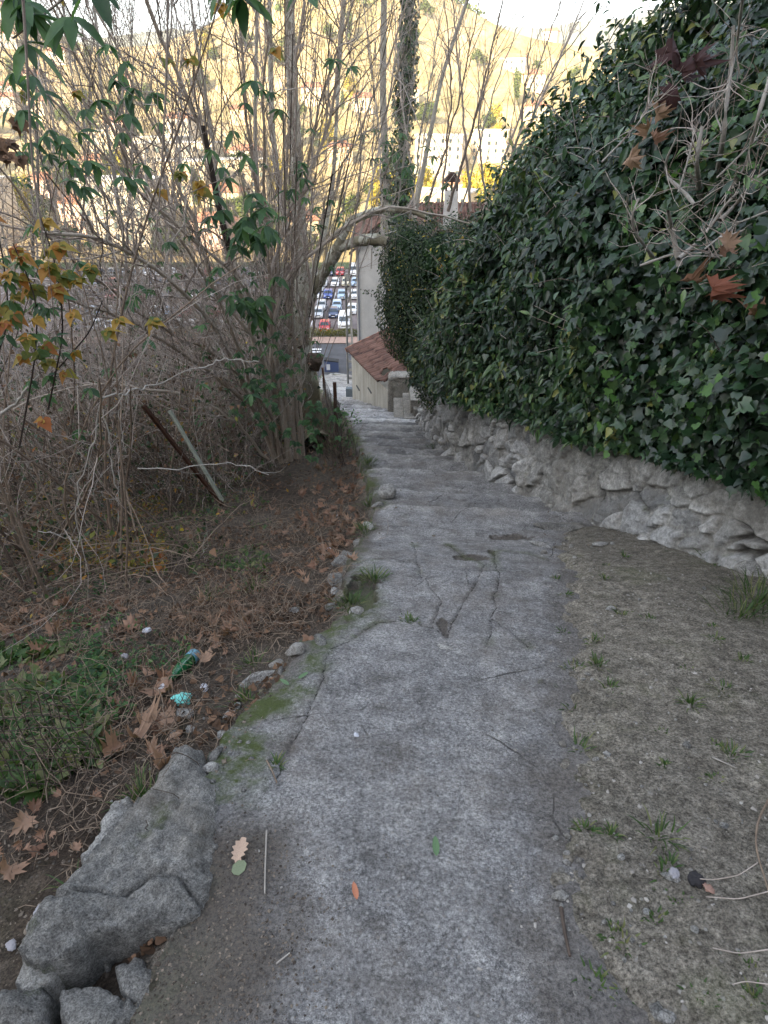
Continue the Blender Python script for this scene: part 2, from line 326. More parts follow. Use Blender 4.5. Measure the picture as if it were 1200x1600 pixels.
def mat_planebark():
    m, N, L, b = M_('mottled_plane_bark', .85, .2); co = coord(N)
    v = voro(N, L, mix(N, L, .25, co, noise(N, L, co, 6, 3), 'ADD'), 7, out='Color'); sx = N.new('ShaderNodeSeparateColor'); L.new(v, sx.inputs[0])
    c = ramp(N, L, sx.outputs[0], [(0, (.16, .14, .09)), (.35, (.27, .25, .18)), (.6, (.40, .39, .31)), (1, (.56, .55, .47))])
    c = mix(N, L, .5, c, noise(N, L, co, 30, 5, .7), 'OVERLAY')
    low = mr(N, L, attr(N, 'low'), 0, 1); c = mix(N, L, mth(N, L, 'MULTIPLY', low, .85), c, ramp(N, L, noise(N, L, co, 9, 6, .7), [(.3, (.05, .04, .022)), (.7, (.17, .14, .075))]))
    L.new(c, b.inputs['Base Color']); bump(N, L, b, noise(N, L, co, 20, 6), .6, .03); return m

MAT = {}
MAT['concrete'] = mat_concrete(); MAT['dirt'] = mat_dirt(); MAT['rock'] = mat_rock(lo=(.13, .127, .118), hi=(.40, .39, .365), mossy=.75); MAT['palerock'] = mat_rock('pale_limestone', (.26, .25, .235), (.56, .55, .52), .15, 1.5)
MAT['wall'] = mat_wall(); MAT['tile'] = mat_tile(); MAT['plane'] = mat_planebark()
MAT['ivy'] = mat_leaf('ivy_leaf', [(0, (.010, .028, .012)), (.4, (.024, .060, .024)), (.75, (.055, .115, .038)), (.95, (.12, .20, .06)), (1, (.26, .27, .08))], .30, .6, .2)
MAT['shrubleaf'] = mat_leaf('shrub_leaf', [(0, (.012, .026, .010)), (.5, (.026, .055, .018)), (.9, (.055, .10, .03)), (.985, (.09, .14, .04)), (1, (.55, .42, .06))], .5, .4, .2)
MAT['green'] = mat_leaf('fresh_leaf', [(0, (.035, .085, .038)), (.5, (.07, .155, .065)), (1, (.12, .23, .085))], .45, .45, .45)
MAT['yellow'] = mat_leaf('autumn_leaf', [(0, (.06, .11, .03)), (.35, (.22, .20, .035)), (.7, (.42, .25, .05)), (1, (.30, .10, .03))], .6, .3, .4)
MAT['grass'] = mat_leaf('grass_blade', [(0, (.03, .065, .014)), (.6, (.065, .125, .03)), (1, (.20, .20, .09))], .5, .4, .35)
MAT['dead'] = mat_leaf('dead_plane_leaf', [(0, (.10, .055, .035)), (.5, (.24, .135, .09)), (1, (.36, .24, .165))], .75, .25, .15)
MAT['litter'] = mat_leaf('leaf_litter', [(0, (.045, .03, .02)), (.5, (.115, .07, .045)), (1, (.24, .145, .09))], .85, .2, .1)
MAT['stem'] = mat_bark('grey_brown_bark', (.21, .165, .135), (.56, .49, .43)); _b = MAT['stem'].node_tree.nodes; MAT['stemdark'] = mat_bark('dark_bark', (.04, .03, .025), (.13, .10, .08))
MAT['stempale'] = mat_bark('pale_bark', (.20, .18, .155), (.42, .39, .345)); MAT['dry'] = mat_bark('dry_stalk', (.08, .058, .044), (.30, .23, .17))
MAT['trunkpale'] = mat_bark('pale_trunk_bark', (.22, .20, .17), (.50, .47, .40), sc=6)
MAT['rust'] = mat_simple('rusty_iron', (.085, .038, .022), .85, .3, .35, 18, .5); MAT['paintiron'] = mat_simple('greenish_grey_painted_iron', (.20, .21, .165), .6, .4, .25, 20, .3)
MAT['wire'] = mat_simple('rusted_wire', (.045, .032, .025), .8, .4, .3, 30, .1)
MAT['hull'] = mat_simple('shaded_foliage_hull', (.016, .032, .012), .95, .05, .5, 3, .5)  # near-black green for the inner hulls, painting in the shade deep inside the foliage

# ------------------------------------------------------------------ the lie of the land
LOT = -28.5
PY = [-1, 0, .86, 1.3, 2.07, 2.77, 3.5, 4.49, 6.5, 9.1, 12.5, 16.5, 23.5, 35.3, 40, 48, 78, 5000]
PZ = [.1, .03, -.10, -.19, -.37, -.56, -.84, -1.22, -1.93, -2.85, -4.03, -5.45, -7.75, -11.45, -12.6, -17, LOT, LOT]
_yy = np.linspace(-1, 90, 9101); _zz = np.interp(_yy, PY, PZ); _k = np.hanning(71); _k /= _k.sum(); _zs = np.convolve(np.pad(_zz, 35, mode='edge'), _k, 'valid')
def prof(Y): return np.interp(Y, _yy, _zs)
def xl(Y): return np.interp(Y, [-1, .3, .86, 1.3, 2.07, 2.4, 2.77, 3.2, 3.6, 4.49, 6.5, 9.1, 12, 16.5, 23.5, 35.3, 45], [-.9, -.62, -.50, -.53, -.36, -.16, -.24, -.23, -.12, -.06, -.22, -.42, -.70, -1.15, -2.2, -3.9, -4.2])
def xc(Y): return np.interp(Y, [-1, .5, .86, 1.3, 2.07, 2.77, 3.3, 3.9, 4.4, 5], [.42, .42, .43, .54, .78, .98, 1.12, 1.35, 1.75, 2.1])
WY = [-1.5, .8, 2.0, 2.9, 4.3, 5.9, 8.2, 11, 13.9]; WX = [3.3, 2.75, 2.3, 1.98, 1.68, 1.28, .95, .88, .90]
WH = [.54, .54, .54, .55, .63, .78, .95, 1.02, 1.08]
def xw(Y): return np.interp(Y, WY + [14.2, 18.1, 23.5, 35.3, 45], WX + [1.6, .10, -1.22, -1.7, -1.6])
def wh(Y): return np.interp(Y, WY, WH)
def stepz(x, Y):
    s = (Y + .10 * x + .07 * vn(x * 1.3, Y * .35, 5)) / .66; fr = s - np.floor(s); k = np.floor(s).astype(np.int64)
    amp = .20 * (.75 + .5 * _h(k, k * 0 + 3, 9)); act = sstep(3.5, 4.2, Y) * (1 - sstep(26, 33, Y))
    edge = .10 + .05 * vn(x * 6, Y * 3, 3)
    saw = np.where(fr < 1 - edge, fr, (1 - edge) * (1 - fr) / edge)
    return (saw - .5) * amp * act, fr
def pathz(x, Y):
    st, fr = stepz(x, Y)
    z = prof(Y) + st + .018 * fbm(x * 1.6, Y * 1.6, 21) + .006 * fbm(x * 9, Y * 9, 22) + .0022 * fbm(x * 45, Y * 45, 23, 2)
    z = z - .02 * (x - .3)                      # leans a little to the right
    e = x - (xl(Y) + .07 * fbm(Y * 1.6, Y * 0 + 3, 31) + .05 * fbm(x * 7, Y * 7, 33, 5) + .02 * fbm(x * 30, Y * 30, 34)); 
    z = z - .26 * (1 - sstep(-.05, .01, e)) - .03 * (1 - sstep(0, .16, e)) * (.6 + .6 * vn(x * 7, Y * 7, 35))
    # patches where the slab has broken away
    for (cx, cy, rx, ry, dp) in HOLES:
        q = np.hypot((x - cx) / rx, (Y - cy) / ry) + .6 * fbm(x * 9, Y * 9, 37) + .3 * fbm(x * 40, Y * 40, 38, 2); z = z - dp * (1 - sstep(.78, .90, q))
    return z
def gz(x, Y):
    x = np.asarray(x, float); Y = np.asarray(Y, float)
    dl = xl(Y) - x; dr = x - xc(Y); dw = x - xw(Y) - .18
    b = prof(Y); nz = .030 * fbm(x * 1.4, Y * 1.4, 41) + .014 * fbm(x * 6, Y * 6, 42) + .005 * fbm(x * 25, Y * 25, 43, 3)
    near = 1 - sstep(60, 75, Y)
    z = b - .085
    z = z - (.07 * sstep(0, .2, dl) + .16 * np.clip(dl, 0, None) + .40 * np.clip(Y - 9.5, 0, None) * sstep(.4, 2.5, dl) + .35 * np.clip(dl - 4, 0, None)) * near
    z = z + nz * near
    dirt = sstep(-.16, .16, dr + .16 * fbm(x * 2.2, Y * 2.2, 51) + .13 * fbm(x * 9, Y * 9, 52) + .05 * fbm(x * 35, Y * 35, 53)) * (1 - sstep(4.0, 4.35, Y + .15 * vn(x * 3, Y * 0, 55)))
    z = z + dirt * (.097 + .045 * np.clip(dr, 0, 2) * .5)
    up = sstep(0, .2, dw) * (1 - sstep(14, 15.5, Y)); z = z + up * (np.interp(Y, WY, WH) - .05 + .28 * np.clip(dw, 0, 14))
    rt = sstep(0, 6, dw - 7) * sstep(14, 18, Y) * (1 - sstep(40, 70, Y)); z = z + rt * 3.0
    z = np.where(Y < 150, np.maximum(z, LOT - .02 + .0 * x), z)
    # far side of the valley
    rise = np.clip(Y - 168, 0, None); sl = .16 + .10 * sstep(150, 500, rise)
    hill = rise * sl + 14 * fbm(x / 90, Y / 90, 61) * sstep(20, 160, rise) + 3 * fbm(x / 22, Y / 22, 62) * sstep(20, 120, rise)
    q = hill / 5.0; terr = (np.floor(q) + sstep(.55, 1, q - np.floor(q))) * 5.0; hill = .45 * hill + .55 * terr
    hump = 85 * np.exp(-((x + 25) / 78) ** 2) * sstep(330, 640, Y) + 45 * np.exp(-((x + 330) / 70) ** 2) * sstep(330, 640, Y)
    crest = np.clip(1.0 - (Y - 640) / 500, -.5, 1)
    z = np.where(Y > 168, LOT + np.minimum(hill, 84) * 1.0 * np.clip(crest, 0, 1) + hump * np.clip(crest, 0, 1) - 12 * sstep(20, 160, rise), z)
    return z
HOLES = []
def top(x, Y): return np.maximum(gz(x, Y), np.where((x > xl(Y) - .1) & (x < xw(Y) + .1) & (Y < 42), pathz(x, Y), -999))
def PG(px, py, f=None):
    """photo position -> point on the ground there"""
    d = ray(px, py); t = np.geomspace(.4, 260, 900); pts = np.array([0, 0, CZ]) + t[:, None] * d
    h = pts[:, 2] - (f or top)(pts[:, 0], pts[:, 1]); i = int(np.argmax(h < 0)); i = max(i, 1)
    a = h[i - 1] / (h[i - 1] - h[i] + 1e-12); p = pts[i - 1] + (pts[i] - pts[i - 1]) * a
    return p
for (px, py, rx, ry, dp) in [(566, 925, .10, .26, .05), (738, 870, .09, .07, .012), (692, 975, .025, .08, .010), (768, 862, .03, .09, .012), (790, 840, .18, .05, .012)]:
    q = PG(px, py); HOLES.append((q[0], q[1], rx, ry, dp))
CR = [[(772, 860), (774, 880), (781, 900), (778, 918), (771, 932), (775, 950), (766, 965), (768, 985), (762, 1005)], [(757, 882), (742, 915), (722, 945), (706, 975), (700, 995)], [(520, 1012), (548, 1000), (590, 972), (640, 968), (682, 984), (700, 990)],
      [(432, 1215), (445, 1180), (470, 1140), (486, 1100), (505, 1060), (512, 1020)], [(700, 850), (722, 868), (760, 882)], [(545, 972), (530, 930), (548, 885), (600, 872)], [(766, 965), (800, 985), (825, 1010)],
      [(660, 905), (652, 880), (648, 850)], [(772, 860), (830, 865), (870, 880)], [(672, 985), (690, 940), (665, 905), (640, 900)]]
CRW = [np.array([PG(*p)[:2] for p in c]) for c in CR]
def crack(x, Y):
    w = .012 * fbm(x * 22, Y * 22, 71, 3); xx = x + w; yy = Y + w * .7; m = np.full(x.shape, 9.0)
    for c in CRW:
        for a, b in zip(c[:-1], c[1:]):
            d = b - a; t = np.clip(((xx - a[0]) * d[0] + (yy - a[1]) * d[1]) / (d @ d), 0, 1); m = np.minimum(m, np.hypot(xx - a[0] - t * d[0], yy - a[1] - t * d[1]))
    return m

# ---- the concrete and stone path
rows = np.concatenate([np.arange(.15, 3.6, .0065), np.arange(3.6, 8, .013), np.arange(8, 18, .027), np.arange(18, 41.5, .06)])
t = np.linspace(0, 1, 250); Yg = np.repeat(rows[:, None], 250, 1); lo = xl(rows) - .16; hi = np.where(rows < 4.5, np.minimum(xc(rows) + .35, xw(rows) + .1), xw(rows) + .12)
Xg = lo[:, None] + (hi - lo)[:, None] * t[None]
Zg = pathz(Xg, Yg); cr = np.full(Xg.shape, 9.0); sub = (Yg < 4.6); cr[sub] = crack(Xg[sub], Yg[sub])
Zg = Zg - .006 * (1 - sstep(.002, .010, cr))
# flagstones let into the treads further down
from_y = sstep(5, 9, Yg); cellx = np.floor(Xg / .33 + .5 * vn(Xg * 2, Yg * 2, 75)).astype(np.int64); celly = np.floor(Yg / .42 + .4 * vn(Xg * 2, Yg * 2, 76)).astype(np.int64); Zg = Zg + from_y * .016 * (_h(cellx, celly, 77) - .5)
ed = Xg - xl(Yg)
moss = np.clip((1 - sstep(.02, .26, ed + .1 * fbm(Xg * 6, Yg * 6, 80))) * sstep(-.25, .15, fbm(Xg * 3.5, Yg * 3.5, 81)) * .9 + (1 - sstep(.01, .05, cr)) * .55 * sstep(-.1, .3, fbm(Xg * 4, Yg * 4, 82)), 0, 1)
dirtm = np.clip(.6 * (1 - sstep(.0, .035, cr)) * sstep(.0, .35, fbm(Xg * 5, Yg * 5, 85)) + .8 * (1 - sstep(0, .12, ed + .1 * fbm(Xg * 5, Yg * 5, 83))) * (Yg > 1.5) + .6 * sstep(-.10, .05, Xg - xc(Yg) + .13 * fbm(Xg * 3, Yg * 3, 84) + .10 * fbm(Xg * 14, Yg * 14, 90)) * (Yg < 4.4), 0, 1)
for (cx, cy, rx, ry, dp) in HOLES[:5]:
    q = np.hypot((Xg - cx) / rx, (Yg - cy) / ry) + .6 * fbm(Xg * 9, Yg * 9, 37) + .3 * fbm(Xg * 40, Yg * 40, 38, 2); dirtm = np.maximum(dirtm, 1 - sstep(.85, 1.1, q))
moss = moss * np.where(Yg < 1.12, .25, 1); moss = np.clip(moss + .9 * (1 - sstep(.05, .24, ed + .12 * fbm(Xg * 7, Yg * 7, 92))) * (Yg > 1.15) * (1 - sstep(1.9, 2.6, Yg)) * sstep(-.45, .1, fbm(Xg * 8, Yg * 8, 93)), 0, 1); dirtm = np.maximum(dirtm, 1.0 * (1 - sstep(.14, .36, np.hypot((Xg + .40) / .9, (Yg - .74) / 1.25) + .12 * fbm(Xg * 6, Yg * 6, 86))))
_, fr = stepz(Xg, Yg); act = sstep(3.8, 4.4, Yg)
dirtm = np.maximum(dirtm, act * .95 * (1 - sstep(.03, .16, fr + .10 * fbm(Xg * 5, Yg * 5, 87))) * sstep(-.3, .2, fbm(Xg * 1.5, Yg * 1.5, 88)))
kt = np.floor((Yg + .10 * Xg + .07 * vn(Xg * 1.3, Yg * .35, 5)) / .66).astype(np.int64)
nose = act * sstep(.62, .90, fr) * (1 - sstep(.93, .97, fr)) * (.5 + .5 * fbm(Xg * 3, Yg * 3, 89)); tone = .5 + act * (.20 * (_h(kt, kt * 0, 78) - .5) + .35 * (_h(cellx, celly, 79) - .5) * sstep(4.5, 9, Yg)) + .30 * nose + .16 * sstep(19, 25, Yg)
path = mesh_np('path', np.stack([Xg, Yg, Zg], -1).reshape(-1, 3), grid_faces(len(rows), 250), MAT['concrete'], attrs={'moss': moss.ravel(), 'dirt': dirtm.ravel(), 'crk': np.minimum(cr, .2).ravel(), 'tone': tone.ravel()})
tag(path, kind='structure')

# ---- the ground, one sheet to the far hills
def fanrows(a, b, n, o): return np.exp(np.linspace(np.log(a + o), np.log(b + o), n, endpoint=False)) - o
rows = np.concatenate([fanrows(.1, 6, 470, .6), fanrows(6, 60, 330, .6), fanrows(60, 165, 40, 0), fanrows(165, 2600, 240, 0), [2700]])
s = np.linspace(-1, 1, 601); s = s * (.38 + .62 * s * s)
Yg = np.repeat(rows[:, None], 601, 1); Xg = (1.1 * rows + 3.2)[:, None] * s[None]
Zg = gz(Xg, Yg)
hum = np.clip(sstep(-.02, .10, xl(Yg) - Xg) , 0, 1) * (Yg < 60); hum = np.maximum(hum, sstep(0, .3, Xg - xw(Yg)) * (Yg < 18))
hum = hum * (.75 + .35 * fbm(Xg * 2, Yg * 2, 91))
g = mesh_np('ground', np.stack([Xg, Yg, Zg], -1).reshape(-1, 3), grid_faces(len(rows), 601), MAT['dirt'], attrs={'humus': hum.ravel(), 'green': np.where(Yg > 60, 0.9, np.where(Xg < xl(Yg), .12, .35)).ravel()})
# beyond the lot the sheet is dry pale terraces
def mat_hill():
    m, N, L, b = M_('dry_terraced_hillside', .95, .1); co = coord(N); n = noise(N, L, co, .03, 8, .7); n2 = noise(N, L, co, .16, 6, .75)
    c = ramp(N, L, n, [(.3, (.13, .12, .05)), (.45, (.28, .22, .11)), (.6, (.40, .31, .18)), (.75, (.50, .41, .28))]); c = mix(N, L, .7, c, ramp(N, L, n2, [(.3, (.2, .22, .2)), (.7, (.8, .78, .74))]), 'OVERLAY')
    L.new(c, b.inputs['Base Color']); return m
MAT['hill'] = mat_hill(); g.data.materials.append(MAT['hill'])
fy = np.repeat(((rows[:-1] + rows[1:]) / 2 > 166)[:, None], 600, 1).ravel().astype(np.int32); g.data.polygons.foreach_set('material_index', fy)
tag(g, kind='structure')
# the slope behind the photographer, which keeps the lane in shade
ry = -np.array([-.12, .3, 1, 2, 4, 8, 15, 25, 40, 60, 80, 100, 130, 170, 260]); rx = np.linspace(-420, 420, 85); rx = np.sort(np.concatenate([rx, np.linspace(-3, 3, 13)]))
XX, YY = np.meshgrid(rx, ry); ZZ = np.where(YY > -3, gz(XX, np.maximum(YY, .1) * 0 + .1) - .02, 0) ; base0 = gz(XX, XX * 0 + .1)
ZZ = base0 * np.clip(1 + YY / 8, 0, 1) - .02 + np.interp(-YY, [-.2, 1, 4, 15, 40, 100, 130, 260], [0, 0, .5, 6, 27, 82, 88, 60]) + np.clip(-YY - 8, 0, 30) / 30 * 4 * fbm(XX / 30, YY / 30, 95)
o = mesh_np('slope_behind', np.stack([XX, YY, ZZ], -1).reshape(-1, 3), grid_faces(len(ry), len(rx))[:, ::-1], MAT['dirt'], attrs={'humus': np.full(XX.size, .8), 'green': np.full(XX.size, .9)}); tag(o, kind='structure')

# ---- retaining wall on the right, rubble stones set in old mortar
ws = np.concatenate([[0], np.cumsum(np.hypot(np.diff(WX), np.diff(WY)))]); Ltot = ws[-1]
sv = np.concatenate([np.arange(0, 5.5, .014), np.arange(5.5, 9.5, .016), np.arange(9.5, Ltot, .024)]); 
bx = np.interp(sv, ws, WX); by = np.interp(sv, ws, WY); k = np.hanning(41); k /= k.sum()
bxs = np.convolve(np.pad(bx, 20, mode='edge'), k, 'valid'); tx = np.gradient(bxs); ty = np.gradient(by); ln = np.hypot(tx, ty); nx, ny = -ty / ln, tx / ln        # towards the path
tv = np.concatenate([np.linspace(-.25, 1, 96), 1 + np.linspace(.02, .5, 22)])
S, T = np.meshgrid(sv, tv, indexing='ij'); Hh = np.interp(by, WY, WH)[:, None]; Hh = Hh * (1 + .16 * fbm(S * 1.1, S * 0, 101) + .08 * fbm(S * 4.5, S * 0, 102))
face = np.clip(T, None, 1); ht = face * Hh; dep = np.where(T > 1, (T - 1) * 1.0, 0)
r2 = np.random.default_rng(3); npt = int(Ltot * 1.8 / .026); cs = r2.uniform(-.2, Ltot + .2, npt); ct = r2.uniform(-.4, 2.0, npt); order = np.argsort(cs); cs, ct = cs[order], ct[order]; cv = r2.uniform(0, 1, npt); ca_ = r2.normal(size=npt) * .20; cb_ = r2.normal(size=npt) * .22; tl = None
U = S + .05 * fbm(S * 5, T * 5, 103); Wv = (ht + dep) + .05 * fbm(S * 5 + 9, T * 5, 104)
d1 = np.full(S.shape, 9.0); d2 = d1.copy(); tl = np.zeros(S.shape); st = np.zeros(S.shape); sc_ = np.where(S < 7, .75, 1.0)
for i in range(len(sv)):
    j0, j1 = np.searchsorted(cs, [sv[i] - .6, sv[i] + .6]); D = np.hypot((U[i][:, None] - cs[None, j0:j1]) * .8, Wv[i][:, None] - ct[None, j0:j1]); ii = np.argsort(D, 1)
    d1[i] = D[np.arange(len(tv)), ii[:, 0]]; d2[i] = D[np.arange(len(tv)), ii[:, 1]]; st[i] = cv[j0:j1][ii[:, 0]]; tl[i] = (U[i] - cs[j0:j1][ii[:, 0]]) * (ca_[j0:j1][ii[:, 0]]) + (Wv[i] - ct[j0:j1][ii[:, 0]]) * (cb_[j0:j1][ii[:, 0]])
e = d2 - d1; joint = 1 - sstep(.004, .026, e)
plast = sstep(.05, .30, fbm(S * .9, ht * 1.8, 106) + np.where(by[:, None] < 5.5, .02, -.22)); 
pit = sstep(.10, .45, fbm(S * 3.1, ht * 3.1, 108)) * joint * (1 - plast * .6)
disp = (sstep(.0, .045, e) * .030 + (1 - joint) * (.07 * (st - .5) + tl)) * (1 - .5 * plast) + .04 * fbm(S * 1.8, T * 2, 107) + .014 * fbm(S * 11, ht * 11, 109) + .012 * np.abs(fbm(S * 22, ht * 22, 112, 4)) + .007 * fbm(S * 44, ht * 44, 110, 3) - .06 * pit
batter = .10 * (1 - face); rnd_top = .05 * sstep(.86, 1, T) 
off = batter + disp * np.where(T > 1, .3, 1) - rnd_top - dep
Xw = bxs[:, None] + nx[:, None] * off; Yw = by[:, None] + ny[:, None] * off
Zb = prof(by)[:, None] - .03 + np.where(by[:, None] < 4.2, .05, 0)
Zw = Zb + ht + np.where(T > 1, disp * .6 + .02, 0) - .015 * np.where(T > .93, 1, 0)
wall = mesh_np('retaining_wall', np.stack([Xw, Yw, Zw], -1).reshape(-1, 3), grid_faces(len(sv), len(tv)), MAT['wall'], attrs={'stone': st.ravel(), 'joint': np.clip(joint + plast * .8, 0, 1).ravel(), 'pit': (pit * .8).ravel()})
tag(wall, 'low rubble stone retaining wall in old mortar under the ivy, right of the path', 'stone wall')

# ---- generic lumps of rock
def ico(n):
    import bmesh
    bm = bmesh.new(); bmesh.ops.create_icosphere(bm, subdivisions=n, radius=1); V = np.array([v.co[:] for v in bm.verts]); Fc = np.array([[v.index for v in f.verts] for f in bm.faces]); bm.free(); return V, Fc
ICO = {n: ico(n) for n in (1, 2, 3, 4, 5)}
def rock_V(n, seed, dims, ang=.35):
    V, Fc = ICO[n]; V = V.copy(); r = np.random.default_rng(seed)
    for _ in range(9):                                      # chisel flat faces
        d = r.normal(size=3); d /= np.linalg.norm(d); q = r.uniform(.55, .85); h = V @ d; V = V - np.where(h > q, h - q, 0)[:, None] * d
    nn = 1 + ang * .35 * fbm(V[:, 0] * 2.3 + seed, V[:, 1] * 2.3 + V[:, 2] * 1.7, seed % 50, 4)[:, None]; V = V * nn
    return V * np.array(dims), Fc
def rock(name, px, py, wpx, dims_ratio, seed, m, label, cat='stone', sink=.25, n=4, rz=0, group=None):
    p = PG(px, py); d = p[1] * cp - (p[2] - CZ) * sp; w = wpx / F * d / 2
    V, Fc = rock_V(n, seed, (w, w * dims_ratio[0], w * dims_ratio[1])); c, s_ = math.cos(rz), math.sin(rz); V = V @ np.array([[c, s_, 0], [-s_, c, 0], [0, 0, 1]])
    o = mesh_np(name, V, Fc, m); o.location = (p[0], p[1], p[2] + w * dims_ratio[1] * (1 - 2 * sink)); tag(o, label, cat, group); return o
def slab(name, poly, zt, th, m, label, cat='stone', seed=1, res=.006, rough=.02, dome=.05):
    """a flat block of stone with an outline; zt(x,y) is its top"""
    pl = np.array([PG(*q)[:2] for q in poly]); n = len(pl)
    x0, y0 = pl.min(0) - .02; x1, y1 = pl.max(0) + .02; xs = np.arange(x0, x1, res); ys = np.arange(y0, y1, res); X, Y = np.meshgrid(xs, ys)
    Xn = X + .02 * fbm(X * 11, Y * 11, seed + 5); Yn = Y + .02 * fbm(X * 11 + 7, Y * 11, seed + 6)
    ins = np.zeros(X.shape, bool); dm = np.full(X.shape, 9.)
    for i in range(n):
        a, b = pl[i], pl[(i + 1) % n]; dd = b - a; tt = np.clip(((Xn - a[0]) * dd[0] + (Yn - a[1]) * dd[1]) / (dd @ dd + 1e-9), 0, 1); dm = np.minimum(dm, np.hypot(Xn - a[0] - tt * dd[0], Yn - a[1] - tt * dd[1]))
        c_ = (a[1] > Yn) != (b[1] > Yn); ins ^= c_ & (Xn < (b[0] - a[0]) * (Yn - a[1]) / (b[1] - a[1] + 1e-12) + a[0])
    sd = np.where(ins, dm, -dm); Z = zt(X, Y) + rough * .5 * np.abs(fbm(X * 16, Y * 16, seed + 9, 5)) - (1 - sstep(-.012, .006, sd + .012 * fbm(X * 40, Y * 40, seed + 11, 3))) * th + dome * sstep(0, .07, sd) - rough * .5 * (1 - sstep(.0, .05, np.abs(fbm(X * 4 + 3, Y * 4, seed + 12, 3)))) + rough * fbm(X * 6, Y * 6, seed) * sstep(-.01, .04, sd) + .35 * rough * fbm(X * 26, Y * 26, seed + 1) + .12 * rough * fbm(X * 80, Y * 80, seed + 2, 2)
    Fg = grid_faces(len(ys), len(xs)); keep = (sd.ravel()[Fg] > -.03).any(1); Fg = Fg[keep]; us = np.unique(Fg); mp = np.full(X.size, -1); mp[us] = np.arange(len(us))
    V = np.stack([X, Y, Z], -1).reshape(-1, 3)[us]; c0 = V.mean(0); c0[2] = V[:, 2].min(); o = mesh_np(name, V, mp[Fg], m, loc=c0); tag(o, label, cat); return o
pz_ = lambda X, Y: prof(Y)
slab('kerb_boulder', [(345, 1222), (318, 1208), (285, 1222), (262, 1258), (212, 1325), (165, 1385), (105, 1455), (62, 1545), (100, 1560), (185, 1500), (262, 1470), (318, 1435), (332, 1360), (346, 1290)], lambda X, Y: prof(Y) - .01, .30, MAT['rock'], 'long dark lichened boulder edging the path at lower left', 'boulder', 3, rough=.045, dome=.03)
slab('edging_stone', [(215, 1280), (190, 1290), (165, 1335), (140, 1375), (150, 1390), (185, 1345), (222, 1300)], lambda X, Y: prof(Y) - .07, .16, MAT['palerock'], 'pale grey stone sliver against the outer side of the dark boulder', 'stone', 8, dome=.02)
slab('edging_stone', [(110, 1440), (70, 1480), (40, 1590), (60, 1600), (105, 1560), (95, 1500)], lambda X, Y: prof(Y) - .07, .16, MAT['palerock'], 'pale grey stone at the foot of the dark boulder, lower left corner', 'stone', 9, dome=.03)
slab('edging_stone', [(10, 1605), (25, 1580), (70, 1572), (96, 1585), (100, 1625), (20, 1640)], lambda X, Y: prof(Y) - .07, .16, MAT['rock'], 'mossy rounded stone at the very bottom left corner', 'stone', 12, dome=.04)
slab('edging_stone', [(105, 1580), (150, 1565), (270, 1570), (300, 1590), (260, 1640), (110, 1640)], lambda X, Y: prof(Y) - .07, .16, MAT['rock'], 'low mossy stone at the bottom edge below the dark boulder', 'stone', 14, dome=.03)
slab('edging_stone', [(190, 1520), (215, 1503), (262, 1505), (275, 1525), (250, 1560), (190, 1560)], lambda X, Y: prof(Y) - .07, .16, MAT['rock'], 'small grey stone just below the dark boulder', 'stone', 15, dome=.03)
rock('edging_stone', 408, 1062, 70, (.35, .30), 61, MAT['palerock'], 'flat pale kerb stone beside the grass tuft on the left edge', sink=.4, rz=.35)
rock('edging_stone', 362, 1112, 40, (.35, .35), 62, MAT['palerock'], 'narrow pale kerb stone on the left edge above the dark boulder', sink=.4, rz=1.0)
for q_, (a_, b_, w__) in enumerate([(345, 1150, 30), (338, 1178, 34), (378, 1092, 26), (430, 1040, 30), (500, 1003, 34), (518, 950, 30), (524, 925, 26), (545, 868, 34), (560, 850, 30), (575, 822, 24), (590, 790, 22), (440, 1050, 22), (330, 1200, 30)]):
    rock('edging_stone', a_, b_, w__, (.6, .45), 700 + q_, MAT['rock'] if q_ % 3 else MAT['palerock'], ['small', 'broken', 'rounded'][q_ % 3] + ' rough stone set in the crumbling left edge of the path', sink=.42, n=3, rz=q_ * 1.3, group='stones in the crumbling path edge')
rock('loose_stone', 461, 1020, 34, (.8, .7), 21, MAT['palerock'], 'small pale block sitting on the left edge of the path', rz=.3)
rock('loose_stone', 607, 776, 34, (.8, .8), 25, MAT['palerock'], 'squarish pale block standing on the left end of a step', 'stone', .15, rz=.4)
rock('loose_stone', 526, 908, 30, (1.5, .5), 23, MAT['rock'], 'broken edge stone left of the hole in the slab')
rock('loose_stone', 538, 880, 44, (.7, .4), 33, MAT['rock'], 'rough stone above the hole in the slab edge')
rock('loose_stone', 558, 958, 26, (.8, .5), 34, MAT['palerock'], 'small stone in the grass of the broken slab edge')
rock('loose_stone', 291, 1118, 44, (.55, .4), 27, MAT['palerock'], 'flat white stone below the turquoise tissue')
rock('loose_stone', 297, 1141, 18, (.8, .6), 28, MAT['palerock'], 'small greenish stone below the white stone')
rock('loose_stone', 276, 1150, 20, (.8, .6), 29, MAT['rock'], 'small mossy stone below the white stone, beside the greenish one')
rock('loose_stone', 874, 1401, 30, (.6, .5), 31, MAT['palerock'], 'oblong pale stone at the right border of the concrete')
rock('loose_stone', 461, 957, 24, (.6, .5), 32, MAT['rock'], 'small buff stone lying in the leaves near the path edge')
rock('wall_boulder', 1185, 842, 66, (.8, .75), 35, MAT['palerock'], 'big pale boulder set loose at the right end of the stone wall', 'boulder', .3)
rock('wall_boulder', 1185, 895, 80, (.6, .4), 36, MAT['palerock'], 'flat pale boulder at the foot of the wall, right edge of view', 'boulder', .35)
rock('loose_stone', 1030, 825, 40, (.5, .35), 37, MAT['rock'], 'low stone half buried at the foot of the wall')
rock('step_stone', 885, 826, 110, (.28, .14), 38, MAT['rock'], 'long flat kerb stone closing the earth patch before the steps', 'stone', .35, rz=-.1)
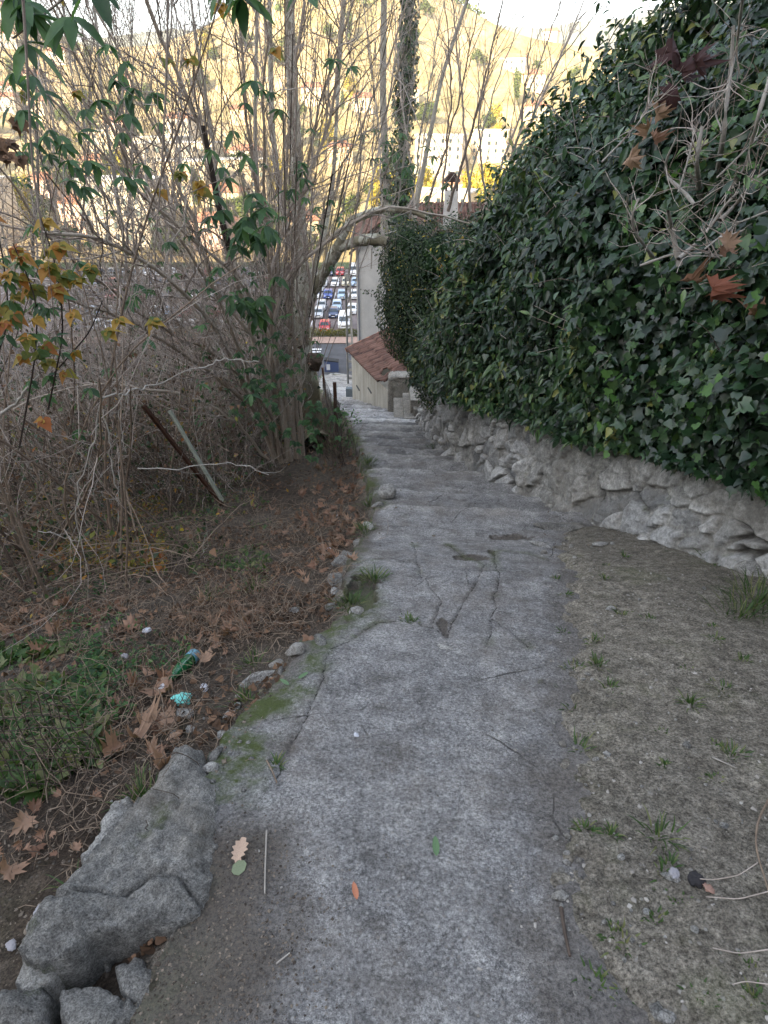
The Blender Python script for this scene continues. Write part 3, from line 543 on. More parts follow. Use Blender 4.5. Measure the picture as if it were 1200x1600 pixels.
rock('loose_stone', 1038, 1590, 40, (.6, .4), 39, MAT['palerock'], 'pale stone in the earth at the bottom edge, right of the path')
rock('loose_stone', 845, 853, 40, (.35, .2), 40, MAT['palerock'], 'flat tan flake beyond the cracked slab', rz=-.5)
rock('loose_stone', 940, 852, 36, (.3, .2), 41, MAT['palerock'], 'thin grey flake in the earth below the steps')
rock('loose_stone', 696, 1012, 28, (.45, .12), 42, MAT['palerock'], 'thin white flake lying on the cracked slab', rz=-.4)
rock('loose_stone', 953, 953, 18, (.6, .5), 43, MAT['palerock'], 'small white pebble on bare earth near a weed')
rock('loose_stone', 1048, 1372, 36, (.35, .25), 44, MAT['palerock'], 'pale shard beside the dark rag on the earth', rz=-.6)

# ------------------------------------------------------------------ street, parking lot
MAT['asphalt'] = mat_simple('asphalt', (.075, .075, .08), .9, .2, .2, .6, .2); MAT['paving'] = mat_simple('pinkish_paving', (.36, .25, .20), .9, .2, .12, 1, .1)
MAT['white'] = mat_simple('road_paint', (.75, .75, .73), .8, .2, .08, 2, .1); MAT['lotpave'] = mat_simple('worn_reddish_asphalt', (.17, .14, .135), .9, .2, .15, .5, .2)
def flat(name, x0, x1, y0, y1, z, m):
    xs = np.linspace(x0, x1, 12); ys = np.linspace(y0, y1, 8); X, Y = np.meshgrid(xs, ys); o = mesh_np(name, np.stack([X, Y, X * 0 + z], -1).reshape(-1, 3), grid_faces(8, 12), m); return tag(o, kind='structure')
flat('road', -140, 140, 80, 99.5, LOT + .03, MAT['asphalt']); flat('pavement', -140, 140, 99.6, 103, LOT + .14, MAT['paving']); flat('parking_lot', -140, 140, 105.2, 158, LOT + .04, MAT['lotpave'])
flat('grass_verge', -140, 140, 159, 167, LOT + .05, MAT['grass'])
mk = MB()
for i in range(9): mk.box((-13.5 + i * .02, 86.0 + i * 1.35, LOT + .036), (7.5, .55, .004))
tag(mk.build('crossing_marking', MAT['white']), kind='structure')
mk = MB()
for yr in (112, 122, 132, 143, 153):
    for i in range(60): mk.box((-80 + i * 2.7, yr, LOT + .046), (.12, 5, .004))
tag(mk.build('bay_marking', MAT['white']), kind='structure')

def mat_paint(name, c):
    m, N, L, b = M_(name, .35, .5); b.inputs['Base Color'].default_value = (*c, 1); b.inputs['Coat Weight'].default_value = .5; co = ocoord(N); L.new(mr(N, L, noise(N, L, co, 4, 4), .3, .7, .3, .5), b.inputs['Roughness']); return m
PAINT = {'white': mat_paint('white_paint', (.72, .73, .74)), 'silver': mat_paint('silver_paint', (.42, .44, .46)), 'grey': mat_paint('grey_paint', (.16, .17, .19)), 'blue': mat_paint('blue_paint', (.03, .07, .30)), 'dark blue': mat_paint('dark_blue_paint', (.03, .05, .12)),
         'red': mat_paint('red_paint', (.45, .02, .02)), 'black': mat_paint('black_paint', (.02, .02, .022)), 'light blue': mat_paint('light_blue_paint', (.33, .45, .60)), 'beige': mat_paint('beige_paint', (.50, .46, .33))}
MAT['glass'] = mat_simple('tinted_glass', (.035, .05, .06), .08, .8, .1, 3, 0); MAT['tyre'] = mat_simple('tyre_rubber', (.02, .02, .02), .8); MAT['rim'] = mat_simple('wheel_metal', (.4, .4, .42), .35, .5, .1, 5, 0, .6)
MAT['lamp'] = mat_simple('headlamp_glass', (.7, .72, .74), .15, .7, .1, 9, 0); MAT['plate'] = mat_simple('number_plate', (.75, .75, .72), .5)
def make_car(paint, van=False):
    """front towards -Y"""
    t = thing('parked_van' if van else 'parked_car', '', 'van' if van else 'car')
    L_, W_, H_ = (5.0, 1.95, 2.15) if van else (4.1, 1.74, 1.5)
    if van: prof_ = [(-2.5, .35), (-2.5, .95), (-2.3, 1.12), (-1.75, 1.25), (-1.15, 2.02), (-.9, 2.12), (2.35, 2.15), (2.5, 1.9), (2.5, .35)]
    else: prof_ = [(-2.03, .3), (-2.05, .62), (-1.9, .78), (-1.1, .95), (-.45, 1.40), (-.1, 1.48), (1.1, 1.48), (1.55, 1.36), (1.98, .92), (2.05, .8), (2.03, .3)]
    import bmesh
    bm = bmesh.new(); sec = []
    for k, (xs, ins) in enumerate([(-1, 1), (-.82, 0), (.82, 0), (1, 1)]):
        ring = []
        for (y, z) in prof_:
            tum = .18 * max(0, (z - .9)) if not van else .07 * max(0, z - 1.1)
            xx = xs * W_ / 2 * (1 if abs(xs) == 1 else 1); xx = xx - math.copysign(tum, xx); yy = y * (1 - .035 * ins); zz = z - (.07 * ins if z > .5 else -.02 * ins)
            ring.append(bm.verts.new((xx, yy, zz)))
        sec.append(ring)
    n = len(prof_)
    for a, b in zip(sec[:-1], sec[1:]):
        for i in range(n): bm.faces.new((a[i], a[(i + 1) % n], b[(i + 1) % n], b[i]))
    bm.faces.new(sec[0][::-1]); bm.faces.new(sec[-1]); bmesh.ops.recalc_face_normals(bm, faces=bm.faces)
    me = bpy.data.meshes.new('body'); bm.to_mesh(me); bm.free(); me.materials.append(paint); [setattr(p, 'use_smooth', False) for p in me.polygons]; link(bpy.data.objects.new('body', me), t)
    def pane(name, q, off):
        q = np.array(q, float); nrm = np.cross(q[1] - q[0], q[2] - q[0]); nrm /= np.linalg.norm(nrm); nrm *= 1 if nrm @ np.array(off) > 0 else -1
        MB().prism(q - nrm * .02, nrm * .035).build(name, MAT['glass'], t)
    w = W_ / 2
    if van:
        pane('windscreen', [(-w + .17, -1.71, 1.30), (w - .17, -1.71, 1.30), (w - .22, -1.2, 1.96), (-w + .22, -1.2, 1.96)], (0, -1, .5))
        for s_ in (-1, 1): pane('side_window', [(s_ * (w - .02), -1.5, 1.28), (s_ * (w - .02), -.5, 1.28), (s_ * (w - .06), -.5, 1.85), (s_ * (w - .06), -1.15, 1.85)], (s_, 0, 0))
    else:
        pane('windscreen', [(-w + .12, -1.03, 1.0), (w - .12, -1.03, 1.0), (w - .24, -.5, 1.365), (-w + .24, -.5, 1.365)], (0, -1, .7))
        pane('rear_window', [(-w + .2, 1.62, 1.30), (w - .2, 1.62, 1.30), (w - .12, 1.93, .98), (-w + .12, 1.93, .98)], (0, 1, .7))
        for s_ in (-1, 1): pane('side_window', [(s_ * (w - .03), -.85, .98), (s_ * (w - .03), 1.5, .98), (s_ * (w - .10), 1.25, 1.33), (s_ * (w - .10), -.35, 1.33)], (s_, 0, 0))
    for s_ in (-1, 1):
        MB().box((s_ * (w - .27), -L_ / 2 + (.06 if van else .10), .9 if van else .68), (.34, .16, .17)).build('headlight', MAT['lamp'], t)
        MB().box((s_ * (w + .08), -.95 if not van else -1.45, 1.02 if not van else 1.35), (.2, .12, .16)).build('wing_mirror', MAT['tyre'], t)
        for y in (-L_ * .31, L_ * .30):
            wh_ = MB().cyl((s_ * (w - .2), y, .31), (s_ * (w + .01), y, .31), .31, k=18).build('wheel', MAT['tyre'], t); MB().cyl((s_ * (w), y, .31), (s_ * (w + .02), y, .31), .19, k=12).build('rim', MAT['rim'], wh_)
    MB().box((0, -L_ / 2 - .02, .46), (.52, .03, .11)).build('number_plate', MAT['plate'], t); MB().box((0, -L_ / 2 + .02, .62 if not van else .7), (.8, .08, .14)).build('grille', MAT['tyre'], t)
    return t
protos = {}
def car(px, Y, colr, van=False, lab='', flip=False):
    k = (colr, van)
    if k in protos: t = copy_tree(protos[k])
    else: t = make_car(PAINT[colr], van); protos[k] = t
    x = (px - 600) / F * (Y * cp - (LOT - CZ) * sp)
    t.location = (x, Y, LOT + .05); t.rotation_euler = (0, 0, (math.pi if flip else 0) + random.uniform(-.05, .05)); t['label'] = lab; t['group'] = 'vehicles in the car park'; return t
# seen through the gap beside the house, measured from the photograph
vis = [(508, 107.5, 'red', False, 'red car with pale roof in the front row behind the hedge'), (538, 109.5, 'white', True, 'white van in the front row, half behind the concrete pole'),
       (498, 116.0, 'silver', False, 'silver car, left of the pair in the second row of the lot'), (521, 116.2, 'dark blue', False, 'dark blue-grey car, right of the pair in the second row'),
       (503, 121.5, 'silver', False, 'silver car just behind the left car of the second row'), (527, 121.5, 'light blue', False, 'pale blue car just behind the dark car of the second row'), (550, 118.6, 'white', False, 'white car between the pole and the house wall, second row'),
       (493, 130.6, 'white', False, 'white car, left end of the third row in the gap'), (513, 130.4, 'blue', False, 'bright blue car in the third row'), (535, 130.0, 'light blue', False, 'light blue hatchback in the third row next to the pole'), (555, 130.0, 'white', False, 'white car by the house wall in the third row'),
       (500, 136.5, 'silver', False, 'silver car behind the left end of the third row'), (505, 141.5, 'white', True, 'tall white van in the back rows'), (524, 141.0, 'white', False, 'white car right of the tall white van'), (541, 141.5, 'beige', False, 'yellowish car left of the pole in the back rows'), (556, 141.5, 'light blue', False, 'pale blue car by the house wall in the back rows'),
       (516, 152.0, 'dark blue', False, 'blue car behind the tall white van'), (532, 152.5, 'red', False, 'red car in the farthest row'), (553, 152.5, 'white', True, 'white box van at the far end by the house wall'), (486, 141.0, 'silver', False, 'silver car at the left of the back rows beside the plane tree')]
for a in vis: car(*a[:4], lab=a[4])
# the rest of the lot, glimpsed through the branches
cl = ['white', 'silver', 'grey', 'white', 'dark blue', 'silver', 'black', 'red', 'light blue', 'white']
for ri, Y in enumerate((108, 117, 130, 141, 152)):
    d = Y * cp - (LOT - CZ) * sp
    for ci in range(19):
        px = 470 - (ci + .5) * 2.75 * F / d
        if px < 120 or random.random() < .13: continue
        c_ = random.choice(cl); t = car(px, Y, c_, False, f'{c_} car in the lot, glimpsed through the bare branches')
        t['group'] = f'{c_} cars glimpsed through the branches'

# hedge, lamp post, container, kerb, little lawn at the foot of the lane
def leaf_cloud(center, radii, n, tmpl, size, m, name, parent=None, seed=1, shell=.55, up=.3, clumps=0):
    r = np.random.default_rng(seed); c = np.asarray(center, float); ra = np.asarray(radii, float)
    d = r.normal(size=(n, 3)); d /= np.linalg.norm(d, axis=1, keepdims=True); q = shell + (1 - shell) * r.uniform(0, 1, (n, 1)) ** .6
    if clumps:
        cc = r.normal(size=(clumps, 3)); cc /= np.linalg.norm(cc, axis=1, keepdims=True); cc *= r.uniform(.35, .85, (clumps, 1)); p = cc[r.integers(0, clumps, n)] + d * q * r.uniform(.22, .42, (n, 1))
    else: p = d * q
    p = p * ra + c; nrm = d + np.array([0, 0, up]) + r.normal(size=(n, 3)) * .4; tip = r.normal(size=(n, 3)) * .6 + d * .3 + np.array([0, 0, -.5])
    V, Fc, rr = inst(*tmpl, p, frames(nrm, tip), size * r.uniform(.6, 1.3, n), r.uniform(0, 1, n)); return mesh_np(name, V, Fc, m, parent, {'rnd': rr})
MAT['hedge'] = mat_leaf('golden_hedge_leaf', [(0, (.04, .06, .012)), (.5, (.12, .12, .02)), (1, (.32, .26, .035))], .6, .3, .3)
hd = thing('low_hedge', 'low green and gold hedge between the street and the car park', 'hedge', (-9, 104.1, LOT))
r_ = np.random.default_rng(8); n = 16000; p = np.stack([r_.uniform(-34, 8, n), r_.uniform(-.75, .75, n), r_.uniform(0, 1.35, n)], 1); p[:, 2] *= .8 + .25 * vn(p[:, 0] * .7, p[:, 1], 4)
V, Fc, rr = inst(*SM_T, p, frames(r_.normal(size=(n, 3)), r_.normal(size=(n, 3))), r_.uniform(.12, .28, n), np.clip(.5 + .5 * vn(p[:, 0] * .35, p[:, 1], 9) + r_.uniform(-.2, .2, n), 0, 1)); mesh_np('foliage', V, Fc, MAT['hedge'], hd, {'rnd': rr})
def lamp(px, Y, h, lab):
    x = (px - 600) / F * (Y * cp - (LOT - CZ) * sp); t = thing('street_lamp', lab, 'street lamp', (x, Y, LOT), group='street lamps of the car park')
    MB().cyl((0, 0, 0), (0, 0, h), .09, .05, 8).build('pole', PAINT['grey'], t); MB().box((0, -.4, h), (.3, .9, .12)).build('lamp_head', PAINT['silver'], t)
lamp(519, 158, 9, 'thin lamp post at the far edge of the car park'); lamp(380, 150, 9, 'lamp post in the car park left of the plane tree')
q = P(519, 584, 87); ct = thing('waste_container', 'dark blue waste container standing by the kerb at the street', 'container', (q[0], 87, LOT + .03))
MB().prism([(-.95, -.6, 0), (.95, -.6, 0), (.95, -.6, 1.35), (-.95, -.6, 1.55)], (0, 1.2, 0)).build('body', PAINT['dark blue'], ct); MB().prism([(-1.0, -.66, 1.57), (1.0, -.66, 1.37), (1.0, -.66, 1.45), (-1.0, -.66, 1.75)], (0, 1.32, 0)).build('lid', MAT['tyre'], ct)
MB().box((-.45, -.63, .7), (.5, .03, .8)).build('label_panel', PAINT['silver'], ct)
# landing and grass triangle beyond it, held by a stone kerb
ka = P(504, 596, 41); kb = P(521, 585.5, 43.5); kc = P(546, 589, 42.5); kd = P(546, 597, 40.5)
gr_ = MB(); pts = np.array([ka, kb, kc, kd]); 
gt = thing('planted_corner', 'small worn grass corner behind a pale kerb at the end of the path', 'planting bed', (pts[:, 0].mean(), 42, pts[:, 2].min() - .2))
lo3 = pts - np.array(gt.location); MB().prism(lo3 + [0, 0, -.25], (0, 0, .2)).build('soil', MAT['dirt'], gt)
kk = MB()
for a, b in ((ka, kb), (kb, kc)):
    a_ = a - np.array(gt.location); b_ = b - np.array(gt.location); d = b_ - a_; nn = np.array([-d[1], d[0], 0]); nn = nn / np.linalg.norm(nn) * .22
    kk.prism([a_ + [0, 0, -.5], b_ + [0, 0, -.5], b_ + [0, 0, .08], a_ + [0, 0, .08]], nn)
kk.build('kerb', MAT['palerock'], gt)
r_ = np.random.default_rng(4); uu = r_.uniform(0, 1, (2500, 2)); p = (lo3[0] * (1 - uu[:, :1]) + lo3[3] * uu[:, :1]) * (1 - uu[:, 1:]) + (lo3[1] * (1 - uu[:, :1]) + lo3[2] * uu[:, :1]) * uu[:, 1:] + [0, 0, -.05]
V, Fc, rr = inst(*SM_T, p, frames(r_.normal(size=(2500, 3)) * [1, 1, .3], r_.normal(size=(2500, 3)) * .5 + [0, 0, 1]), r_.uniform(.05, .14, 2500), r_.uniform(0, 1, 2500)); mesh_np('grass', V, Fc, MAT['grass'], gt, {'rnd': rr})

# concrete utility pole with its two ribs and rungs
MAT['polecon'] = mat_plaster('pole_concrete', (.24, .235, .21), (.38, .37, .34), .3); MAT['darksteel'] = mat_simple('dark_steel', (.05, .055, .06), .5)
zb = P(548, 600, 35)[2]; xb = P(548, 600, 35)[0]; zt_ = P(547, 428, 35)[2]; pl_ = thing('utility_pole', 'old concrete utility pole with open rungs at the foot of the lane', 'pole', (xb, 35, zb)); Hp = zt_ - zb
for s_ in (-1, 1): MB().prism([(s_ * .15 - .055, -.12, 0), (s_ * .15 + .055, -.12, 0), (s_ * .11 + .045, -.09, Hp), (s_ * .11 - .045, -.09, Hp)], (0, .24, 0)).build('upright', MAT['polecon'], pl_)
for i in range(12): MB().box((0, -.01, .35 + i * (Hp - .6) / 11), (.21, .18, .10)).build('rung', MAT['polecon'], pl_)
MB().box((0, 0, Hp - .15), (.22, .17, .35)).build('head', MAT['polecon'], pl_)
MB().cyl((-.13, -.16, .1), (-.10, -.14, Hp * .97), .022, k=6).build('cable_conduit', MAT['darksteel'], pl_)
q = P(547, 622, 24.2); cb = thing('meter_cabinet', 'small blue-grey utility cabinet at the far corner of the shed', 'cabinet', q); MB().box((0, 0, .2), (.30, .25, .46)).build('body', mat_simple('grey_blue_enamel', (.12, .15, .17), .6), cb); MB().box((0, -.135, .2), (.25, .02, .40)).build('door', mat_simple('pale_blue_enamel', (.16, .19, .21), .6), cb)

# ------------------------------------------------------------------ shed with tiled lean-to roof
def tile_roof(name, A, B, C, D, m, parent, pitch_w=.24, course=.38, res=8, ragged=0, seed=1):
    """A,B eave ends, D,C ridge ends (A below D). canal tiles run from ridge to eave"""
    A, B, C, D = [np.asarray(q, float) for q in (A, B, C, D)]; W_ = np.linalg.norm(B - A); Ls = np.linalg.norm(D - A); nc = int(W_ / pitch_w) * res + 1; ns = int(Ls / course) * 5 + 1
    u = np.linspace(0, 1, nc); v = np.linspace(0, 1, ns); U, Vv = np.meshgrid(u, v); X = (A[None, None] * (1 - U[..., None]) + B * U[..., None]) * (1 - Vv[..., None]) + (D * (1 - U[..., None]) + C * U[..., None]) * Vv[..., None]
    nn = np.cross(B - A, D - A); nn /= np.linalg.norm(nn); nn *= np.sign(nn[2]); col = np.floor(U * W_ / pitch_w).astype(np.int64); rw = np.floor(Vv * Ls / course + .3 * _h(col, col * 0, seed)).astype(np.int64)
    ph = U * W_ / pitch_w * 2 * math.pi; fr = Vv * Ls / course + .3 * _h(col, col * 0, seed); fr = fr - np.floor(fr)
    h = .42 * pitch_w * np.abs(np.cos(ph / 2)) ** .8 + .045 * (1 - fr) + .02 * (_h(col, rw, seed + 2) - .5) + .05 * fbm(U * W_ * .5, Vv * Ls * .5, seed + 3)
    X = X + nn * h[..., None]; rr = .25 + .75 * _h(col, rw, seed + 4) - .5 * (1 - np.abs(np.cos(ph / 2)) ** .6) - .18 * (fr > .86); rr = np.clip(rr, 0, 1); Fg = grid_faces(ns, nc)  # channels and course laps coloured darker, standing in for weak shading
    if ragged:
        fc = X.reshape(-1, 3)[Fg].mean(1); uu = U.ravel()[Fg].mean(1); vv = Vv.ravel()[Fg].mean(1); kill = np.zeros(len(Fg), bool)
        for (cu, cv_, ru, rv) in ragged: kill |= (np.hypot((uu - cu) / ru, (vv - cv_) / rv) + .4 * (_h(np.floor(uu * W_ / pitch_w).astype(np.int64), np.floor(vv * Ls / course).astype(np.int64), 5) - .5)) < 1
        Fg = Fg[~kill]
    o = mesh_np(name, X.reshape(-1, 3), Fg, m, parent, {'rnd': rr.ravel()}); mod = o.modifiers.new('thickness', 'SOLIDIFY'); mod.thickness = .02; return o
MAT['shedwall'] = mat_plaster('stained_lime_render', (.33, .31, .26), (.50, .47, .40), .6)
n0 = np.array([P(607, 640, 18.1)[0], 18.1, prof(18.1)]); f0 = np.array([P(551, 622, 23.6)[0], 23.6, prof(23.6)])
ez0 = P(603, 612, 18.1)[2]; ez1 = P(549, 550, 23.6)[2]; ezr = max(ez0, ez1)
sh = thing('tiled_shed', 'low rendered shed with a broken red tiled lean-to roof beside the path', 'shed', ((n0 + f0) / 2))
off = np.array(sh.location); g3 = lambda *a: np.array(a) - off
dr = (f0 - n0) / np.linalg.norm(f0 - n0); pr = np.array([dr[1], -dr[0], 0]); pr /= np.linalg.norm(pr)
w_ = MB(); a0 = n0 + [0, 0, -.4]; b0 = f0 + [0, 0, -.4]; a1 = np.array([n0[0], n0[1], ez0]); b1 = np.array([f0[0], f0[1], ez1])
w_.prism(np.array([a0, b0, b1, a1]) - off, pr * .3); w_.prism(np.array([b0 + pr * .303, b0 + pr * 3.2, b1 + pr * 3.2 + [0, 0, 1.0], b1 + pr * .303]) - off, -dr * .25); w_.prism(np.array([a0 + pr * .303, a0 + pr * 3.2, a1 + pr * 3.2 + [0, 0, 1.0], a1 + pr * .303]) - off, dr * .25)
w_.build('wall', MAT['shedwall'], sh); up3 = np.array([0, 0, .05]); slope = pr * 3.4 + [0, 0, 1.35]; A = a1 - dr * .25 - pr * .18 + up3; B = b1 + dr * .12 - pr * .18 + up3
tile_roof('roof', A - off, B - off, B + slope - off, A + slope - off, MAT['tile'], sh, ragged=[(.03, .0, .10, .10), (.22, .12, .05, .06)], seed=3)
for s_, q in ((.45, .35), (.8, .5)):
    c = n0 + (f0 - n0) * s_; z0 = prof(c[1]) + .3; MB().box(np.array([c[0], c[1], z0 + .25]) - pr * .012 - off, (.03, .5, .05), rz=-math.atan2(dr[0], dr[1])).build('vent_slot', MAT['darksteel'], sh)
# ridge line of lighter verge tiles along the far rake
vg = MB()
for i in range(12):
    a = B + dr * .06 + slope * (i / 12) + [0, 0, .03]; b = a + slope / 12 * 1.1 + [0, 0, .02]; vg.cyl(a - off, b - off, .095, .08, 8)
vg.build('verge_tiles', mat_simple('orange_verge_tile', (.42, .20, .11), .85, .2, .2, 4), sh, smooth=True)
MAT['shedrock'] = mat_rock('rough_old_render', (.17, .155, .13), (.40, .37, .32), .3)
# side steps and rough wall between shed and retaining wall
ss = thing('side_steps', 'three narrow stone steps climbing right beside the shed corner', 'steps', (.55, 15.2, prof(15.2)))
for i in range(4):
    MB().box((.05 + i * .24 - .2, .45 + i * .05, .02 + i * .10 - .3), (.27 if i < 3 else .9, 2.0 - .25 * i, .6 + i * .14)).build('step', MAT['shedrock'], ss)
rw_ = thing('rough_wall', 'short rough plastered wall between the shed and the side steps', 'wall', (.75, 17.3, prof(17.3)))
V, Fc = ICO[5]; V = np.sign(V) * np.abs(V) ** .22; V = V * np.array([.62, .28, .85]) + np.array([-.05, 0, .35]); V = V + (.07 * fbm(V[:, 0] * 3, V[:, 2] * 3, 4, 5) + .05 * np.abs(fbm(V[:, 0] * 9, V[:, 2] * 9, 5, 4)))[:, None] * np.array([.6, 1, .9]); mesh_np('masonry', V, Fc, MAT['shedrock'], rw_)

# ------------------------------------------------------------------ the tall pale house behind the shed
MAT['housewall'] = mat_plaster('grey_house_render', (.42, .41, .39), (.54, .53, .50), .2); MAT['shutter'] = mat_simple('painted_shutter', (.14, .19, .17), .6); MAT['roofedge'] = mat_simple('dark_eave_timber', (.07, .05, .04), .8)
MAT['stonewhite'] = mat_simple('window_surround', (.5, .49, .46), .8)
hx0 = P(558, 500, 37)[0]; zbase = P(560, 640, 37)[2]; ze = P(560, 385, 37)[2]; zr = P(615, 330, 37)[2]
hs_ = thing('pale_house', 'tall pale rendered house with tiled roof standing below the lane', 'house', (hx0, 37, zbase)); He = ze - zbase; Hr = zr - zbase; Wd = 4.6
w_ = MB(); w_.prism([(0, 0, -3), (Wd, 0, -3), (Wd, 0, He), (Wd / 2, 0, Hr - .15), (0, 0, He)], (0, 8, 0)); w_.build('wall', MAT['housewall'], hs_)
for (xa, xb_) in ((-.35, Wd / 2), (Wd + .35, Wd / 2)):
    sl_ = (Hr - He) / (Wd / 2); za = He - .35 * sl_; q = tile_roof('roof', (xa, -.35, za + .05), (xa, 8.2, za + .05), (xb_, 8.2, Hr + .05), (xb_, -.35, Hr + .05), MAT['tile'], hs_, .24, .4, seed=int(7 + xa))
    MB().prism([(xa, -.33, za - .14), (xb_, -.33, Hr - .14), (xb_, -.33, Hr), (xa, -.33, za)], (0, .12, 0)).build('barge_board', MAT['roofedge'], hs_)
MB().cyl((.12, -.07, -2), (.12, -.07, He - .1), .05, k=8).build('drainpipe', PAINT['grey'], hs_)
# rear wing with its roof towards us and the arcaded chimney
ze2 = P(720, 410, 42)[2] - zbase; zr2 = P(720, 318, 47)[2] - zbase; x2 = P(625, 318, 46)[0] - hx0; x3 = P(830, 318, 46)[0] - hx0
MB().prism([(x2, 5.2, -3), (x3, 5.2, -3), (x3, 5.2, ze2), (x2, 5.2, ze2)], (0, 9.8, 0)).build('wing_wall', MAT['housewall'], hs_)
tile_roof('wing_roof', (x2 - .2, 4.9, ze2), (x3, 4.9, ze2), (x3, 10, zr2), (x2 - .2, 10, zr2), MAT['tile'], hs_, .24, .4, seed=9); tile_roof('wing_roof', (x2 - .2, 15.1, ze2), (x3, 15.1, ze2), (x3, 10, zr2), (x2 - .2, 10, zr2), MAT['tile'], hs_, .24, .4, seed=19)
cxp = P(704, 330, 45)[0] - hx0; cz0 = zr2 - 2.2; cz1 = P(704, 298, 45)[2] - zbase; cz2 = P(704, 284, 45)[2] - zbase; cz3 = P(704, 266, 45)[2] - zbase
ch = MB().box((cxp, 8, (cz0 + cz1) / 2), (.95, .7, cz1 - cz0), taper=.85).build('chimney', MAT['housewall'], hs_)
for i in range(3): MB().box((cxp - .34 + .34 * i, 8, (cz1 + cz2) / 2), (.10, .5, cz2 - cz1)).build('chimney_pier', MAT['tile'], ch)
MB().box((cxp, 8, cz2 + .05), (.95, .75, .1)).prism([(cxp - .5, 7.6, cz2 + .1), (cxp + .5, 7.6, cz2 + .1), (cxp + .12, 7.6, cz3 - .1), (cxp - .12, 7.6, cz3 - .1)], (0, .8, 0)).build('chimney_cap', MAT['tile'], ch)

# ------------------------------------------------------------------ houses and trees on the sunlit hillside
WALLS = [mat_plaster('cream_render', (.50, .40, .26), (.60, .50, .34), .3), mat_plaster('ochre_render', (.60, .44, .26), (.70, .54, .34), .15), mat_plaster('white_render', (.42, .37, .29), (.54, .48, .38), .3), mat_plaster('pink_render', (.62, .42, .33), (.70, .52, .42), .15)]
MAT['fartile'] = mat_simple('far_roof_tile', (.36, .17, .10), .85, .2, .25, .8)
def make_house(w, d, h, wm, blk=False):
    t = thing('hillside_house', '', 'house'); MB().box((0, 0, h / 2 - 2), (w, d, h + 4)).build('wall', wm, t)
    if blk: MB().box((0, 0, h + .25), (w + .5, d + .5, .45)).build('roof', MAT['stonewhite'], t)
    else: MB().prism([(-w / 2 - .5, -d / 2 - .5, h), (w / 2 + .5, -d / 2 - .5, h), (w / 2 - 1.5, 0, h + d * .24), (-w / 2 + 1.5, 0, h + d * .24)], (0, .3, .0)).build('roof_edge', MAT['fartile'], t); 
    if not blk:
        V = np.array([[-w / 2 - .5, -d / 2 - .5, h], [w / 2 + .5, -d / 2 - .5, h], [w / 2 + .5, d / 2 + .5, h], [-w / 2 - .5, d / 2 + .5, h], [-w / 2 + 1.8, 0, h + d * .26], [w / 2 - 1.8, 0, h + d * .26]]); MB().add(V, [np.array([[0, 1, 5, 4], [2, 3, 4, 5]]), np.array([[1, 2, 5], [3, 0, 4]]), np.array([[3, 2, 1, 0]])]).build('roof', MAT['fartile'], t)
    nf = max(2, int(h / 3)); nx_ = max(2, int(w / 3.2))
    for f in range(nf):
        for i in range(nx_): MB().box((-w / 2 + (i + .5) * w / nx_, -d / 2 - .01, 1.6 + f * 3 * (h - .6) / (nf * 3)), (1.0, .12, 1.4)).build('window', MAT['glass'] if (i + f) % 3 else MAT['shutter'], t)
    return t
hp = [make_house(11, 9, 6.5, WALLS[0]), make_house(9, 8, 6.2, WALLS[1]), make_house(13, 9, 7, WALLS[2]), make_house(10, 8, 6.4, WALLS[3]), make_house(20, 11, 15, WALLS[2], True), make_house(16, 10, 12, WALLS[0], True)]
cn = ['cream villa', 'ochre house', 'white house', 'pink house', 'white apartment block', 'cream apartment block']; used = set(); r_ = np.random.default_rng(77); placed = []
for i in range(150):
    if len(placed) > 62: break
    Y = 172 + 400 * r_.uniform(0, 1) ** 1.3; x = r_.uniform(-.62, .42) * Y; z = gz(np.array([x]), np.array([Y]))[0]
    if any(math.hypot(x - a, Y - b) < 17 for a, b in placed): continue
    if Y > 430 and -110 < x < 70: continue
    placed.append((x, Y)); k = int(r_.integers(0, 6)) if Y < 330 else int(r_.integers(0, 4)); o = hp[k] if k not in used else copy_tree(hp[k]); used.add(k)
    o.location = (x, Y, z); o.rotation_euler = (0, 0, r_.uniform(-.5, .5)); o['group'] = cn[k] + 's on the sunlit hillside'; o['label'] = f'{cn[k]} standing on the sunlit terraced hillside across the valley'
for k in range(6):
    if k not in used:
        for c in list(hp[k].children_recursive) + [hp[k]]: bpy.data.objects.remove(c)
MAT['fartree'] = mat_leaf('far_tree_leaf', [(0, (.04, .07, .02)), (.6, (.09, .13, .035)), (1, (.22, .24, .05))], .7, .2, .3); MAT['fargold'] = mat_leaf('golden_poplar_leaf', [(0, (.26, .24, .03)), (.5, (.46, .38, .05)), (1, (.60, .48, .10))], .7, .2, .4)
def far_tree(m, rx, rz_, nm, seed, lean=0):
    t = thing(nm, '', 'tree'); leaf_cloud((0, 0, rz_ + 1.5), (rx, rx, rz_), 1100, SM_T, 1.0, m, 'crown', t, seed, .3, .3, 14); MB().cyl((0, 0, -1), (0, 0, rz_ * 1.4), .3, .12, 6).build('trunk', MAT['stem'], t); return t
tp = [far_tree(MAT['fartree'], 4.2, 4.2, 'round_tree', 1), far_tree(MAT['fargold'], 3.6, 6.0, 'golden_tree', 2), far_tree(MAT['fartree'], 1.6, 6.5, 'cypress_tree', 3), far_tree(MAT['fartree'], 5, 3.2, 'olive_tree', 4)]
tn = ['round dark green tree', 'golden yellow autumn tree', 'dark slender cypress', 'spreading grey-green tree']; used = set()
